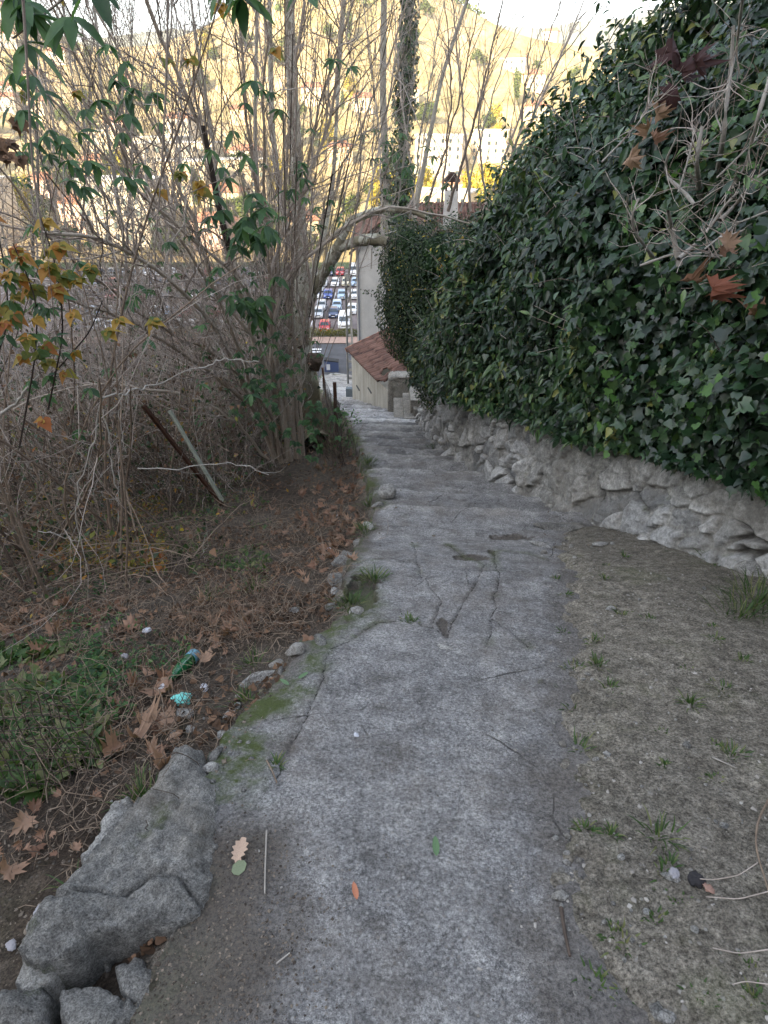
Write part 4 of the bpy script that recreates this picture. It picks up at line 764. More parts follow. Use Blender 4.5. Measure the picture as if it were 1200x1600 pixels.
for i in range(150):
    Y = 164 + 380 * r_.uniform(0, 1) ** 1.4; x = r_.uniform(-.62, .48) * Y
    if i < 12: Y = 168 + r_.uniform(0, 60); x = r_.uniform(-.02, .16) * Y; k = 1
    else: k = int(r_.choice(4, p=[.4, .1, .15, .35]))
    z = gz(np.array([x]), np.array([Y]))[0]
    if any(math.hypot(x - a, Y - b) < 8 for a, b in placed): continue
    o = tp[k] if k not in used else copy_tree(tp[k]); used.add(k); o.location = (x, Y, z); s_ = r_.uniform(.7, 1.3); o.scale = (s_, s_, s_); o.rotation_euler = (0, 0, r_.uniform(0, 6)); o['group'] = tn[k] + 's on the hillside'; o['label'] = tn[k] + ' growing on the hillside across the valley'
# far-off wood on the central hump
n = 15000; x = r_.uniform(-190, 120, n); Y = r_.uniform(400, 690, n); z = gz(x, Y); keep = (np.abs(x + 10) < 90 * (1 + .3 * vn(x / 30, Y / 30, 3))) & (z + 9 * vn(x / 15, Y / 15, 4) > 62); x, Y, z = x[keep], Y[keep], z[keep]; n = len(x)
p = np.stack([x, Y, z + r_.uniform(0, 5, n)], 1); V, Fc, rr = inst(*SM_T, p, frames(r_.normal(size=(n, 3)) + [0, -.5, .8], r_.normal(size=(n, 3))), r_.uniform(2.2, 5, n), np.clip(.45 + .4 * vn(x / 12, Y / 12, 8) + r_.uniform(-.2, .2, n), 0, 1))
tag(mesh_np('wooded_ridge', V, Fc, MAT['fartree'], None, {'rnd': rr}), kind='stuff')
# hazy mountain further off on the right
xs = np.linspace(-900, 1500, 160); ys = np.linspace(1500, 2500, 50); X, Y = np.meshgrid(xs, ys); env = np.sin(np.clip((Y - 1500) / 700, 0, 1) * math.pi / 2); Z = -40 + env * (230 + .13 * np.clip(X - 200, 0, 900) + 50 * fbm(X / 300, Y / 300, 131)) 
MAT['mount'] = mat_simple('distant_wooded_slope', (.13, .14, .10), .95, .1, .3, .01, 0); tag(mesh_np('mountain', np.stack([X, Y, Z], -1).reshape(-1, 3), grid_faces(50, 160), MAT['mount']), kind='structure')

# ------------------------------------------------------------------ ivy over the wall
rI = np.random.default_rng(21)
CY = [.6, 1, 3, 4, 5.1, 5.5, 6.8, 8.1, 8.8, 9.8, 10.6]; CX = [4.1, 4.0, 3.5, 3.2, 2.75, 2.45, 2.2, 2.0, 1.95, 2.0, 2.1]; CZs = [2.7, 2.7, 2.65, 2.6, 2.45, 2.3, 1.85, 1.25, .6, -.4, -1.3]
def ivysurf(Y, t, out=0):
    """Y along the wall, t 0 at the wall crown .. 1 at the crest .. 1.5 behind"""
    x0 = xw(Y) - .03; z0 = prof(Y) + wh(Y) + .05; x1 = np.interp(Y, CY, CX); z1 = np.interp(Y, CY, CZs)
    tt = np.clip(t, 0, 1); bulge = np.sin(np.clip(tt * 1.15, 0, 1) * math.pi) * (.28 + .10 * np.clip(4 - Y, 0, 2))
    x = x0 + (x1 - x0) * tt ** 1.5 - bulge; z = z0 + (z1 - z0) * tt ** .85
    b = np.clip(t - 1, 0, 1); x = x + b * 2.2; z = z - b * .5
    l = .46 * fbm(Y * 1.15, t * 2.8, 141) + .20 * fbm(Y * 4, t * 9, 143); x = x - l * (.3 + tt) ** .5 - out; z = z + (.22 * fbm(Y * 1.5, t * 2, 145) + .10 * fbm(Y * 6, Y * 0, 146)) * np.clip(t * 1.6, 0, 1) + out * .35 * np.clip(t * 2 - .7, 0, 1.5)
    return np.stack([x, Y, z], -1)
Yg = np.linspace(.7, 10.6, 200); Tg = np.linspace(0, 1.9, 90); A, B = np.meshgrid(Yg, Tg, indexing='ij'); Hs = ivysurf(A, B, -.10)
iv = thing('ivy_thicket', 'great dark green mass of ivy hanging over the stone wall on the right', 'ivy', (2.2, 4.5, prof(4.5) + .5)); io = np.array(iv.location)
mesh_np('shaded_inner_hull', Hs.reshape(-1, 3) - io, grid_faces(200, 90), MAT['hull'], iv)  # added dark sheet behind the leaves, its colour stands in for interior shade
def ivy_leaves(name, n, y0, y1, tmpl, size, mat, seed, bias=1.0, dz=.16):
    r = np.random.default_rng(seed); Y = y0 + (y1 - y0) * r.uniform(0, 1, n) ** bias; t = r.uniform(-.04, 1.25, n) ** 1.0; o = r.uniform(-.08, dz, n) ** 1; lump = .5 + .5 * fbm(Y * 3, t * 7, 151); o = o * (.5 + lump)
    p = ivysurf(Y, t, o); e = .03; du = ivysurf(Y + e, t) - ivysurf(Y - e, t); dv = ivysurf(Y, t + e) - ivysurf(Y, t - e); nn = np.cross(du, dv); nn *= np.sign(-nn[:, :1] + .3 * nn[:, 2:3] + 1e-9); nn /= np.linalg.norm(nn, axis=1, keepdims=True)
    hang = np.stack([-.25 * np.ones(n), np.zeros(n), -np.ones(n)], 1); Rm = frames(nn * .55 + [-.15, -.15, .5] + r.normal(size=(n, 3)) * .42, hang + r.normal(size=(n, 3)) * .55)
    rnd = np.clip(.40 + .55 * fbm(Y * 2.2, t * 5, 153) + r.normal(size=n) * .26, 0, 1); V, Fc, rr = inst(*tmpl, p + r.normal(size=(n, 3)) * .02, Rm, size * np.clip(1 + .3 * r.normal(size=n), .45, 1.6), rnd); return mesh_np(name, V - io, Fc, mat, iv, {'rnd': rr})
ivy_leaves('leaves', 19000, 1.0, 5.0, IVY_T, .072, MAT['ivy'], 1, .9)
ivy_leaves('leaves', 9000, 1.0, 5.4, IVY_S, .050, MAT['ivy'], 8, .9, .22)
ivy_leaves('leaves', 24000, 4.6, 10.6, IVY_S, .062, MAT['ivy'], 2, 1.0, .20)
ivy_leaves('leaves', 15000, 4.2, 10.6, OV_T, .088, MAT['ivy'], 9, 1.0, .30)
ivy_leaves('young_leaves', 900, 1.6, 4.2, IVY_T, .055, mat_leaf('young_ivy_leaf', [(0, (.05, .13, .03)), (1, (.13, .26, .06))], .45, .45, .3), 4, 1.0, .24)
# wisps sticking out from the mass
def wisps(n, seed):
    r = np.random.default_rng(seed); Y = r.uniform(1.4, 10, n); t = r.uniform(.15, 1.15, n); S = ivysurf(Y, t, .05); D = np.stack([-.5 + r.normal(size=n) * .5, r.normal(size=n) * .5, .6 + r.normal(size=n) * .5], 1); return S, D, r.uniform(.2, .7, n)
def grow(S, D, L, r0, m, wob=.25, trop=.1, r1=.35, seed=0, grav=0):
    r = np.random.default_rng(seed); N = len(S); D = D / np.linalg.norm(D, axis=1, keepdims=True); pts = [S]; p = S.copy(); st = (L / (m - 1))[:, None]; bend = r.normal(size=(N, 3)) * wob * .5
    for k in range(m - 1):
        D = D + r.normal(size=(N, 3)) * wob * .6 + bend * .5 + np.array([0, 0, trop - grav * (k / m)]); D /= np.linalg.norm(D, axis=1, keepdims=True); p = p + D * st; pts.append(p)
    PT = np.stack(pts, 1); RD = r0[:, None] * np.linspace(1, r1, m)[None]; return PT, RD
def kids(PT, RD, n, a0, a1, lf, seed, t0=.2, rf=.6, t1=1.0):
    """n children on random parents"""
    r = np.random.default_rng(seed); N, m, _ = PT.shape; i = r.integers(0, N, n); t = r.uniform(t0, t1, n) * (m - 1.001); k = t.astype(int); f = (t - k)[:, None]
    S = PT[i, k] * (1 - f) + PT[i, k + 1] * f; T = PT[i, k + 1] - PT[i, k]; T /= np.linalg.norm(T, axis=1, keepdims=True) + 1e-9; q = r.normal(size=(n, 3)); q -= T * np.sum(q * T, 1, keepdims=True); q /= np.linalg.norm(q, axis=1, keepdims=True); a = r.uniform(a0, a1, n)[:, None]
    Lp = np.linalg.norm(np.diff(PT, axis=1), axis=2).sum(1)[i]; rad = RD[i, k] * rf * r.uniform(.6, 1.05, n); return S, T * np.cos(a) + q * np.sin(a), Lp * lf * r.uniform(.35, 1.15, n), rad, i
def twig_mesh(name, sets, mat, parent, off, k=4, stuff=True):
    Vs, Fs, rs, n0_ = [], [], [], 0; r = np.random.default_rng(len(name))
    for PT, RD in sets:
        V, Fq = tubes(PT, RD, k); Vs.append(V); Fs.append(Fq + n0_); n0_ += len(V); rs.append(np.repeat(r.uniform(0, 1, len(PT)), PT.shape[1] * k))
    o = mesh_np(name, np.vstack(Vs) - off, np.vstack(Fs), mat, parent, {'rnd': np.concatenate(rs)})
    if stuff: o['kind'] = 'stuff'
    return o
S, D, L_ = wisps(420, 5); PTw, RDw = grow(S, D, L_, np.full(420, .004), 7, .35, -.02, seed=6); twig_mesh('runners', [(PTw, RDw)], MAT['stem'], iv, io)
def leaves_on(PT, n, tmpl, size, mat, name, parent, off, seed, t0=.15, hang=.5, jit=.02, rnd=None, up=.5):
    r = np.random.default_rng(seed); N, m, _ = PT.shape; i = r.integers(0, N, n); t = r.uniform(t0, 1, n) * (m - 1.001); k = t.astype(int); f = (t - k)[:, None]; p = PT[i, k] * (1 - f) + PT[i, k + 1] * f + r.normal(size=(n, 3)) * jit
    tip = r.normal(size=(n, 3)) + np.array([0, 0, -hang * 2]); V, Fc, rr = inst(*tmpl, p, frames(r.normal(size=(n, 3)) * .5 + [-.1, -.4, up], tip), size * r.uniform(.55, 1.3, n), r.uniform(0, 1, n) if rnd is None else np.full(n, rnd)); return mesh_np(name, V - off, Fc, mat, parent, {'rnd': rr})
leaves_on(PTw, 6000, OV_T, .07, MAT['ivy'], 'wisp_leaves', iv, io, 7)

# finer-leaved shrub over the end of the wall
sb = thing('overhanging_shrub', 'dense small-leaved dark shrub leaning over the wall end and the shed roof', 'shrub', (1.3, 12.3, -2.9)); bo = np.array(sb.location)
EL = [((1.25, 12.3, -1.55), (1.15, 1.9, 1.35), 17000), ((.62, 12.9, -1.6), (.75, 1.2, 1.1), 9000), ((1.9, 12.0, -.75), (1.0, 1.5, .95), 9000), ((1.1, 11.6, -.6), (.75, 1.0, .75), 6000), ((.5, 12.6, -.75), (.55, .8, .75), 5000), ((1.2, 10.9, -2.0), (.75, 1.3, 1.0), 8000), ((1.15, 13.0, -2.6), (.55, .9, .75), 4000), ((1.7, 10.3, -.8), (.7, 1.0, 1.0), 6000)]
for k, (c, ra, n) in enumerate(EL):
    V, Fc = ICO[4]; V = V * (.86 + .18 * fbm(V[:, 0] * 3 + k, V[:, 1] * 3 + V[:, 2] * 2, 160 + k))[:, None] * np.array(ra) * .86 + np.array(c) - bo; mesh_np('shaded_inner_hull', V, Fc, MAT['hull'], sb)  # added dark core per lump, coloured as the shade between the leaves
    leaf_cloud(np.array(c) - bo, np.array(ra) * 1.06, n, SM_T, .052, MAT['shrubleaf'], 'foliage', sb, 170 + k, .84, .5)
r = np.random.default_rng(3); n = 160; kx = r.integers(0, len(EL), n); cc = np.array([EL[i][0] for i in kx]); rr_ = np.array([EL[i][1] for i in kx]); d = r.normal(size=(n, 3)); d[:, 2] = np.abs(d[:, 2]); d /= np.linalg.norm(d, axis=1, keepdims=True)
PTs, RDs = grow(cc + d * rr_ * .8, d + [0, 0, .4], r.uniform(.25, .7, n), np.full(n, .005), 6, .3, .05, seed=31); twig_mesh('twigs', [(PTs, RDs)], MAT['stem'], sb, bo); leaves_on(PTs, 3500, SM_T, .055, MAT['shrubleaf'], 'shoot_leaves', sb, bo, 32, jit=.03)
yl = []
for (px, py) in [(688, 415), (692, 425), (690, 432), (689, 440), (693, 447), (691, 463), (688, 455), (755, 420), (758, 414), (700, 400), (725, 372), (768, 360), (745, 380), (690, 405), (780, 345)]: yl.append(P(px, py, 10.6 + .3 * random.random()))
yl = np.array(yl); m_ = len(yl); V, Fc, rr = inst(*IVY_S, yl, frames(np.random.default_rng(2).normal(size=(m_, 3)) * .3 + [0, -1, .4], np.random.default_rng(3).normal(size=(m_, 3)) + [0, 0, -1]), np.full(m_, .085), np.full(m_, .55)); mesh_np('yellowed_leaves', V - bo, Fc, MAT['yellow'], sb, {'rnd': rr})
# extra foliage behind, closing the gap between the shrub and the ivy
leaf_cloud(np.array([2.6, 10.8, -1.0]) - bo, (1.3, 1.4, 1.5), 9000, SM_T, .06, MAT['shrubleaf'], 'foliage', sb, 199, .7, .5)

# ------------------------------------------------------------------ bare pale branches and caught leaves in front of the ivy
db = thing('dead_branches', 'bare pale dead branches poking out of the ivy at upper right', 'branches', P(1100, 400, 3.9)); do = np.array(db.location)
DB = [([(1112, 300), (1118, 282), (1131, 212), (1135, 160), (1142, 110), (1146, 40)], 3.9, .016), ([(1131, 212), (1118, 180), (1116, 155), (1128, 140)], 3.85, .006), ([(1095, 320), (1093, 305), (1088, 250), (1097, 198)], 3.8, .017), ([(1085, 320), (1072, 303), (1040, 275), (1040, 250), (1057, 215)], 3.7, .010), ([(1062, 415), (1050, 360), (1044, 330)], 3.4, .014),
      ([(1060, 405), (1100, 370), (1140, 310), (1200, 265)], 3.4, .012), ([(1020, 402), (990, 360), (987, 335), (998, 310)], 3.6, .010), ([(1000, 415), (1050, 397), (1095, 395), (1130, 400)], 3.4, .007), ([(1120, 278), (1180, 220), (1204, 190)], 3.5, .006), ([(1125, 345), (1150, 320), (1163, 300)], 3.4, .012),
      ([(940, 253), (965, 228), (1000, 190), (1028, 140)], 3.4, .004), ([(1200, 330), (1150, 350), (1100, 390)], 3.2, .006), ([(1170, 440), (1120, 400), (1080, 400)], 3.2, .005), ([(1203, 120), (1185, 180), (1165, 260), (1140, 300)], 3.6, .010), ([(1160, 0), (1150, 80), (1133, 160)], 3.8, .007), ([(1060, 300), (1078, 240), (1085, 200)], 3.8, .006)]
sets = []
for ln_, Y, r0 in DB:
    q = smooth_line([P(a, b, Y + .15 * math.sin(i * 2.1 + a)) for i, (a, b) in enumerate(ln_)], 14); MB().tube(q - do, np.linspace(r0, r0 * .5, 14) * (1 + .12 * np.random.default_rng(int(Y * 10 + ln_[0][0])).normal(size=14)), 8, .6).build('branch', MAT['stempale'], db, smooth=True, rnd=True); sets.append(q)
PT = np.stack(sets); RD = np.full(PT.shape[:2], .006); S, D, L_, rr_, _ = kids(PT, RD, 170, .4, 1.1, .55, 41); a = grow(S, D, L_, np.clip(rr_, .0015, .004), 6, .3, .05, seed=42); S, D, L_, rr_, _ = kids(*a, 200, .4, 1.1, .6, 43); b = grow(S, D, L_, np.clip(rr_, .001, .0025), 5, .3, .05, seed=44)
twig_mesh('twigs', [a, b], MAT['stem'], db, do)
LEAFM = []
for i in range(6):
    V, Fc = plane_leaf(60 + i, [.8, .45, -.7, 1.2, .3, -1.0][i]); LEAFM.append((V, Fc))
def fallen(p, size, yaw, tilt, k, lab, cat='leaf', group=None, mat='dead', rnd=None, name='plane_leaf', roll=0):
    V, Fc = LEAFM[k % 6]; key = (k % 6, mat); 
    if key not in fallen.c:
        me = mesh_np('leaf_mesh', V, Fc, MAT[mat], None, {'rnd': np.full(len(V), .5)}); fallen.c[key] = me.data; bpy.data.objects.remove(me)
    me = fallen.c[key]
    if rnd is not None:
        kk = (k % 6, mat, round(rnd, 1))
        if kk not in fallen.c:
            me = me.copy(); me.attributes['rnd'].data.foreach_set('value', np.full(len(V), rnd, np.float32)); fallen.c[kk] = me
        me = fallen.c[kk]
    o = bpy.data.objects.new(name, me); COL.objects.link(o); o.location = tuple(float(c) for c in p); o.rotation_euler = (tilt, roll, yaw); o.scale = (size * random.uniform(.7, 1.05), size * random.uniform(.8, 1.05), size * random.uniform(.8, 1.6)); return tag(o, lab, cat, group)
fallen.c = {}
for (px, py, Y, s_, k, lab, rn, t_) in [(1030, 188, 3.3, .125, 1, 'pale brown plane leaf highest of those caught in the ivy', .9, 1.2), (1008, 214, 3.35, .12, 0, 'brown plane leaf caught in the ivy just below the highest one', .7, 1.3), (1022, 224, 3.45, .10, 3, 'curled brown plane leaf tucked under two others in the ivy', .4, 1.0), (978, 258, 3.3, .115, 2, 'pale brown plane leaf lowest of those hanging in the ivy', .95, 1.4),
      (1140, 388, 3.0, .12, 4, 'light brown plane leaf among the dead branches on the right', .9, 1.1), (1130, 402, 3.05, .11, 1, 'brown plane leaf under another among the dead branches', .6, .8), (1178, 494, 2.8, .11, 0, 'brown plane leaf at the right edge of view on the ivy', .6, 1.0), (1085, 445, 2.95, .10, 3, 'reddish plane leaf lying on the tangle over the ivy', .5, .6), (1150, 452, 2.9, .11, 5, 'brown plane leaf behind the curled one on the tangle', .5, .7)]:
    fallen(P(px, py, Y), s_ * .78, random.uniform(-2, 2), t_, k, lab, rnd=rn, roll=random.uniform(-.4, .4))
# the big dark curled leaf and the dark withered bunch higher up
MAT['rustleaf'] = mat_leaf('rust_brown_leaf', [(0, (.10, .03, .015)), (1, (.18, .06, .03))], .7, .3, .1); MAT['darkleaf'] = mat_leaf('dark_withered_leaf', [(0, (.035, .015, .015)), (1, (.07, .03, .028))], .7, .3, .1)
fallen(P(1112, 462, 2.75), .12, 1.2, 1.5, 3, 'large rust brown leaf rolled up on the ivy', mat='rustleaf', roll=.9)
for i, (px, py) in enumerate([(1050, 95), (1072, 120), (1060, 145), (1085, 85)]): fallen(P(px, py, 3.35), .12, i * 1.4, 1.1, i + 2, ['dark withered leaf at the left of the dark bunch above the ivy', 'dark withered leaf in the middle of the dark bunch', 'lowest dark withered leaf of the dark bunch', 'topmost dark withered leaf of the dark bunch'][i], mat='darkleaf', roll=i)

# ------------------------------------------------------------------ the bare many-stemmed shrub on the left
def stem_thing(t, off, lines, mat, k=8, n=22, name='stem', wob=.012):
    out = []
    for j, (pts, r0, r1) in enumerate(lines):
        q = smooth_line([P(*p) for p in pts], n); rg = np.random.default_rng(j + 9); q[1:-1] += rg.normal(size=(n - 2, 3)) * wob; rad = .85 * np.linspace(r0, r1, n) * (1 + .06 * rg.normal(size=n))
        MB().tube(q - off, rad, k, rg.uniform(0, 1)).build(name, mat, t, smooth=True, rnd=True); out.append((q, rad))
    return np.stack([a for a, b in out]), np.stack([b for a, b in out])
sb0 = PG(450, 722); ms = thing('bare_shrub', 'big bare multi-stemmed shrub fanning up on the left of the path', 'shrub', sb0); mo_ = np.array(sb0)
M1 = [([(440, 722, 8.0), (402, 560, 7.7), (385, 480, 7.5), (355, 400, 7.2), (330, 250, 7), (300, 150, 6.9), (245, 60, 6.7), (215, -60, 6.5)], .042, .018), ([(455, 720, 8.1), (430, 560, 8), (425, 430, 8), (442, 340, 8), (490, 260, 8), (525, 160, 7.9), (530, 20, 7.8), (545, -70, 7.8)], .040, .014),
      ([(465, 716, 8.1), (442, 600, 8), (425, 500, 7.9), (432, 420, 7.9), (400, 300, 7.8), (382, 150, 7.6), (370, 0, 7.6), (366, -70, 7.6)], .036, .013), ([(470, 720, 8.2), (461, 600, 8.2), (455, 450, 8.2), (470, 300, 8.1), (500, 150, 8), (560, -20, 8)], .032, .010),
      ([(430, 720, 8), (380, 600, 7.6), (330, 500, 7), (250, 420, 6.3), (150, 368, 5.6), (50, 362, 5)], .038, .014), ([(440, 720, 8), (400, 640, 7.7), (300, 560, 7), (200, 500, 6.2), (80, 460, 5.4), (-20, 440, 5)], .030, .012), ([(436, 700, 7.9), (410, 540, 7.7), (330, 450, 7.3), (300, 330, 7), (200, 120, 6.6), (130, -40, 6.4)], .030, .010),
      ([(425, 700, 7.9), (420, 560, 7.8), (440, 430, 7.8), (500, 385, 7.9), (560, 335, 8), (622, 320, 8.2), (692, 335, 8.4), (745, 352, 8.6)], .034, .010), ([(447, 712, 8), (432, 560, 7.8), (400, 470, 7.6), (360, 420, 7.2), (250, 330, 6.5), (120, 200, 6), (40, 100, 5.7)], .028, .010),
      ([(437, 716, 7.9), (424, 600, 7.8), (426, 520, 7.8), (418, 400, 7.7), (410, 200, 7.6), (415, -40, 7.6)], .033, .012), ([(462, 716, 8.2), (452, 560, 8.2), (448, 440, 8.2), (446, 260, 8.2), (470, 60, 8.2), (480, -60, 8.2)], .036, .012), ([(475, 712, 8.3), (468, 600, 8.3), (480, 450, 8.3), (520, 300, 8.3), (600, 120, 8.3), (650, -40, 8.4)], .022, .008),
      ([(432, 715, 7.9), (390, 590, 7.6), (345, 470, 7.2), (230, 300, 6.6), (100, 60, 6.2), (60, -50, 6)], .026, .010), ([(420, 718, 7.9), (350, 640, 7.3), (260, 610, 6.6), (120, 600, 5.8), (20, 640, 5.3)], .024, .008), ([(445, 716, 8), (415, 630, 7.7), (350, 560, 7.2), (260, 520, 6.6), (100, 400, 5.8), (-10, 250, 5.4)], .026, .009)]
MAT['tan'] = mat_bark('tan_bark', (.27, .215, .165), (.55, .47, .39)); PTm, RDm = stem_thing(ms, mo_, M1, MAT['tan'])
rF = np.random.default_rng(55); NF = 60; ends = np.array([P(rF.uniform(-60, 640), rF.uniform(-90, 330), rF.uniform(5.2, 8.6)) for _ in range(NF)]); st_ = sb0 + rF.normal(size=(NF, 3)) * [.16, .25, .02] + [0, 0, .02]; tt = np.linspace(0, 1, 20)[None, :, None]
midp = (st_ + ends) / 2 + rF.normal(size=(NF, 3)) * .22 + np.array([0, 0, .25]); PTf = (1 - tt) ** 2 * st_[:, None] + 2 * tt * (1 - tt) * midp[:, None] + tt ** 2 * ends[:, None]; PTf = PTf + np.cumsum(rF.normal(size=PTf.shape) * .012, 1); r0f = rF.uniform(.008, .022, NF); RDf = r0f[:, None] * np.linspace(1, .3, 20)[None]
for j in range(NF): MB().tube(PTf[j] - mo_, RDf[j], 6, rF.uniform()).build('stem', MAT['stem' if j % 9 else 'stemdark'], ms, smooth=True, rnd=True)
# dark broken stem standing in the middle
MB().tube(smooth_line([P(362, 400, 6.6), P(345, 340, 6.6), P(330, 260, 6.6), P(317, 196, 6.6)], 12) - mo_, np.linspace(.032, .020, 12), 8, .1).build('broken_stem', MAT['stemdark'], ms, smooth=True, rnd=True)
A_ = (np.concatenate([PTf, PTm[:, ::1][:, np.linspace(0, 21, 20).astype(int)]]), np.concatenate([RDf, RDm[:, np.linspace(0, 21, 20).astype(int)]]))
S, D, L_, rr_, _ = kids(*A_, 3000, .25, .95, .30, 61, .12); l1 = grow(S, D, L_, np.clip(rr_, .0028, .008), 9, .30, .07, seed=62)
S, D, L_, rr_, _ = kids(*l1, 13000, .3, .9, .55, 63, .15); l2 = grow(S, D, np.clip(L_, .15, 1.2), np.clip(rr_, .0018, .005), 7, .34, .04, seed=64)
S, D, L_, rr_, _ = kids(*l2, 16000, .3, 1.0, .6, 65); l3 = grow(S, D, np.clip(L_, .08, .6), np.clip(rr_, .0012, .003), 5, .3, .05, seed=66)
def clear_lane(s):
    """no twigs across the open view down the lane"""
    PT, RD = s; d = PT[..., 1] * cp - (PT[..., 2] - CZ) * sp; x = 600 + F * PT[..., 0] / d; v = PT[..., 1] * sp + (PT[..., 2] - CZ) * cp; y = 800 - F * v / d
    bad = ((x > 492) & (x < 800) & (y > 425)).any(1) | ((x > 640) & (y > 330)).any(1) | (d < .9).any(1); bad |= (PT[:, :, 0] > .15 + .1 * PT[:, :, 1]).any(1); Yp = PT[..., 1]; bad |= ((x > 215) & (x < 360) & (y > 630) & (y < 800) & (Yp < 6.2)).any(1) | ((x > 375) & (x < 500) & (y > 470) & (y < 730) & (Yp < 7.6)).any(1); return PT[~bad], RD[~bad]
l1, l2, l3 = clear_lane(l1), clear_lane(l2), clear_lane(l3)
twig_mesh('twigs', [l1], MAT['stem'], ms, mo_, 5); twig_mesh('twigs', [l2, l3], MAT['stem'], ms, mo_, 4)
# thin bare whips nearer the camera on the far left
r = np.random.default_rng(91); n = 90; bx_ = r.uniform(-4.6, -1.75, n); by_ = r.uniform(3.4, 6.6, n); bz_ = gz(bx_, by_); S = np.stack([bx_, by_, bz_], 1); D = np.stack([r.normal(size=n) * .35 + .05, r.normal(size=n) * .25, np.ones(n)], 1)
wp = thing('bare_thicket', 'thicket of thin bare leaning whips at the far left', 'shrub', (-3, 5, gz(-3, 5))); wo = np.array(wp.location); w0 = grow(S, D, r.uniform(1.8, 4.4, n), r.uniform(.006, .014, n), 16, .10, .02, seed=92); w0 = clear_lane(w0)
S, D, L_, rr_, _ = kids(*w0, 420, .3, .9, .35, 93, .2); w1 = grow(S, D, L_, np.clip(rr_, .002, .006), 8, .25, .05, seed=94); S, D, L_, rr_, _ = kids(*w1, 1000, .3, 1, .5, 95); w2 = grow(S, D, np.clip(L_, .1, .7), np.clip(rr_, .0012, .003), 6, .3, .04, seed=96)
w1, w2 = clear_lane(w1), clear_lane(w2)
twig_mesh('whips', [w0], MAT['dry'], wp, wo, 6); twig_mesh('twigs', [w1, w2], MAT['stem'], wp, wo, 4)
# tangle of dry bramble canes
r = np.random.default_rng(101); n = 3200; by_ = r.uniform(3.4, 15.0, n); bx_ = -1.35 - r.uniform(0, 1, n) * (2.6 + .55 * by_); bz_ = gz(bx_, by_) + r.uniform(0, .9, n) ** 1.5 * np.clip((by_ - 3.2) / 2.5, .15, 2.2); S = np.stack([bx_, by_, bz_], 1); D = np.stack([r.normal(size=n), r.normal(size=n) * .7, r.uniform(-.1, .9, n)], 1)
bc = clear_lane(grow(S, D, r.uniform(.5, 1.9, n), r.uniform(.002, .0055, n), 12, .26, .05, .4, seed=102, grav=.35)); bt = thing('bramble_tangle', 'low tangle of dry bramble canes filling the bank on the left', 'bramble', (-2.5, 6, gz(-2.5, 6))); bto = np.array(bt.location)
S, D, L_, rr_, _ = kids(*bc, 5000, .4, 1.2, .35, 103); b1 = clear_lane(grow(S, D, np.clip(L_, .08, .5), np.clip(rr_, .001, .003), 6, .35, 0, seed=104)); twig_mesh('canes', [bc], MAT['dry'], bt, bto, 4); twig_mesh('twigs', [b1], MAT['dry'], bt, bto, 3)
leaves_on(bc[0], 8000, IVY_S, .045, MAT['shrubleaf'], 'leaves', bt, bto, 105, jit=.07); leaves_on(bc[0], 3600, SM_T, .055, MAT['yellow'], 'yellowed_leaves', bt, bto, 106, jit=.06); leaves_on(bc[0], 3500, IVY_S, .055, MAT['litter'], 'dead_leaves', bt, bto, 107, jit=.06)

# ------------------------------------------------------------------ pale trunks, plane tree and saplings behind
pt0 = PG(484, 722); pb = thing('plane_tree', 'old plane tree with mottled bark and a mossy swollen foot left of the path', 'tree', pt0); po = np.array(pb.location)
ctr = smooth_line([pt0 + [0, 1.5, -.5], P(482, 690, 13.2), P(480, 620, 13.2), P(474, 580, 13.2), P(470, 500, 13.2), P(471, 430, 13.2), P(466, 300, 13.1), P(455, 120, 13), P(450, -80, 13)], 70); d = np.linspace(0, 1, 70); zz = ctr[:, 2]
rad = np.interp(zz, [zz[0], P(480, 640, 13.2)[2], P(478, 590, 13.2)[2], P(470, 545, 13.2)[2], P(470, 430, 13.2)[2], P(450, -80, 13)[2]], [.36, .33, .30, .19, .14, .07])
Vt, Ft = tubes(ctr[None], rad[None], 28); ang = np.tile(np.arange(28), 70); Vc = np.repeat(ctr, 28, 0); q_ = 1 + .16 * fbm(np.cos(ang / 28 * 2 * math.pi) * 2 + Vt[:, 2] * .8, np.sin(ang / 28 * 2 * math.pi) * 2 + Vt[:, 2], 181); Vt = Vc + (Vt - Vc) * q_[:, None]
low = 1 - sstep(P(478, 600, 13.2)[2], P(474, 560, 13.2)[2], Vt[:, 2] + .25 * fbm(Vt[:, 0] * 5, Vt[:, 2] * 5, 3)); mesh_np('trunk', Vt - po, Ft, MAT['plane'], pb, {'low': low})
V, Fc = rock_V(4, 5, (.20, .18, .24), .9); mesh_np('burl', V * 1.0 + P(492, 568, 13.05) - po, Fc, MAT['dry'], pb, {'rnd': np.full(len(V), .3)})
for ln_, r0, r1 in [([P(470, 500, 13.2), P(492, 450, 13), P(512, 415, 12.8), P(530, 385, 12.6), P(575, 372, 12.4), P(606, 378, 12.3)], .12, .09), ([P(525, 392, 12.6), P(545, 345, 12.5), P(600, 325, 12.4), P(650, 330, 12.3), P(700, 360, 12)], .09, .03), ([P(468, 420, 13.2), P(440, 330, 13.3), P(425, 200, 13.5), P(420, -40, 13.6)], .065, .035), ([P(469, 470, 13.2), P(500, 400, 13.4), P(520, 300, 13.6), P(530, 100, 13.8), P(545, -60, 14)], .05, .025)]:
    q = smooth_line(ln_, 26); Vt, Ft = tubes(q[None], (np.linspace(r0, r1, 26) * (1 + .08 * np.random.default_rng(int(r0 * 900)).normal(size=26)))[None], 12); mesh_np('limb', Vt - po, Ft, MAT['plane'], pb, {'low': np.zeros(len(Vt))})
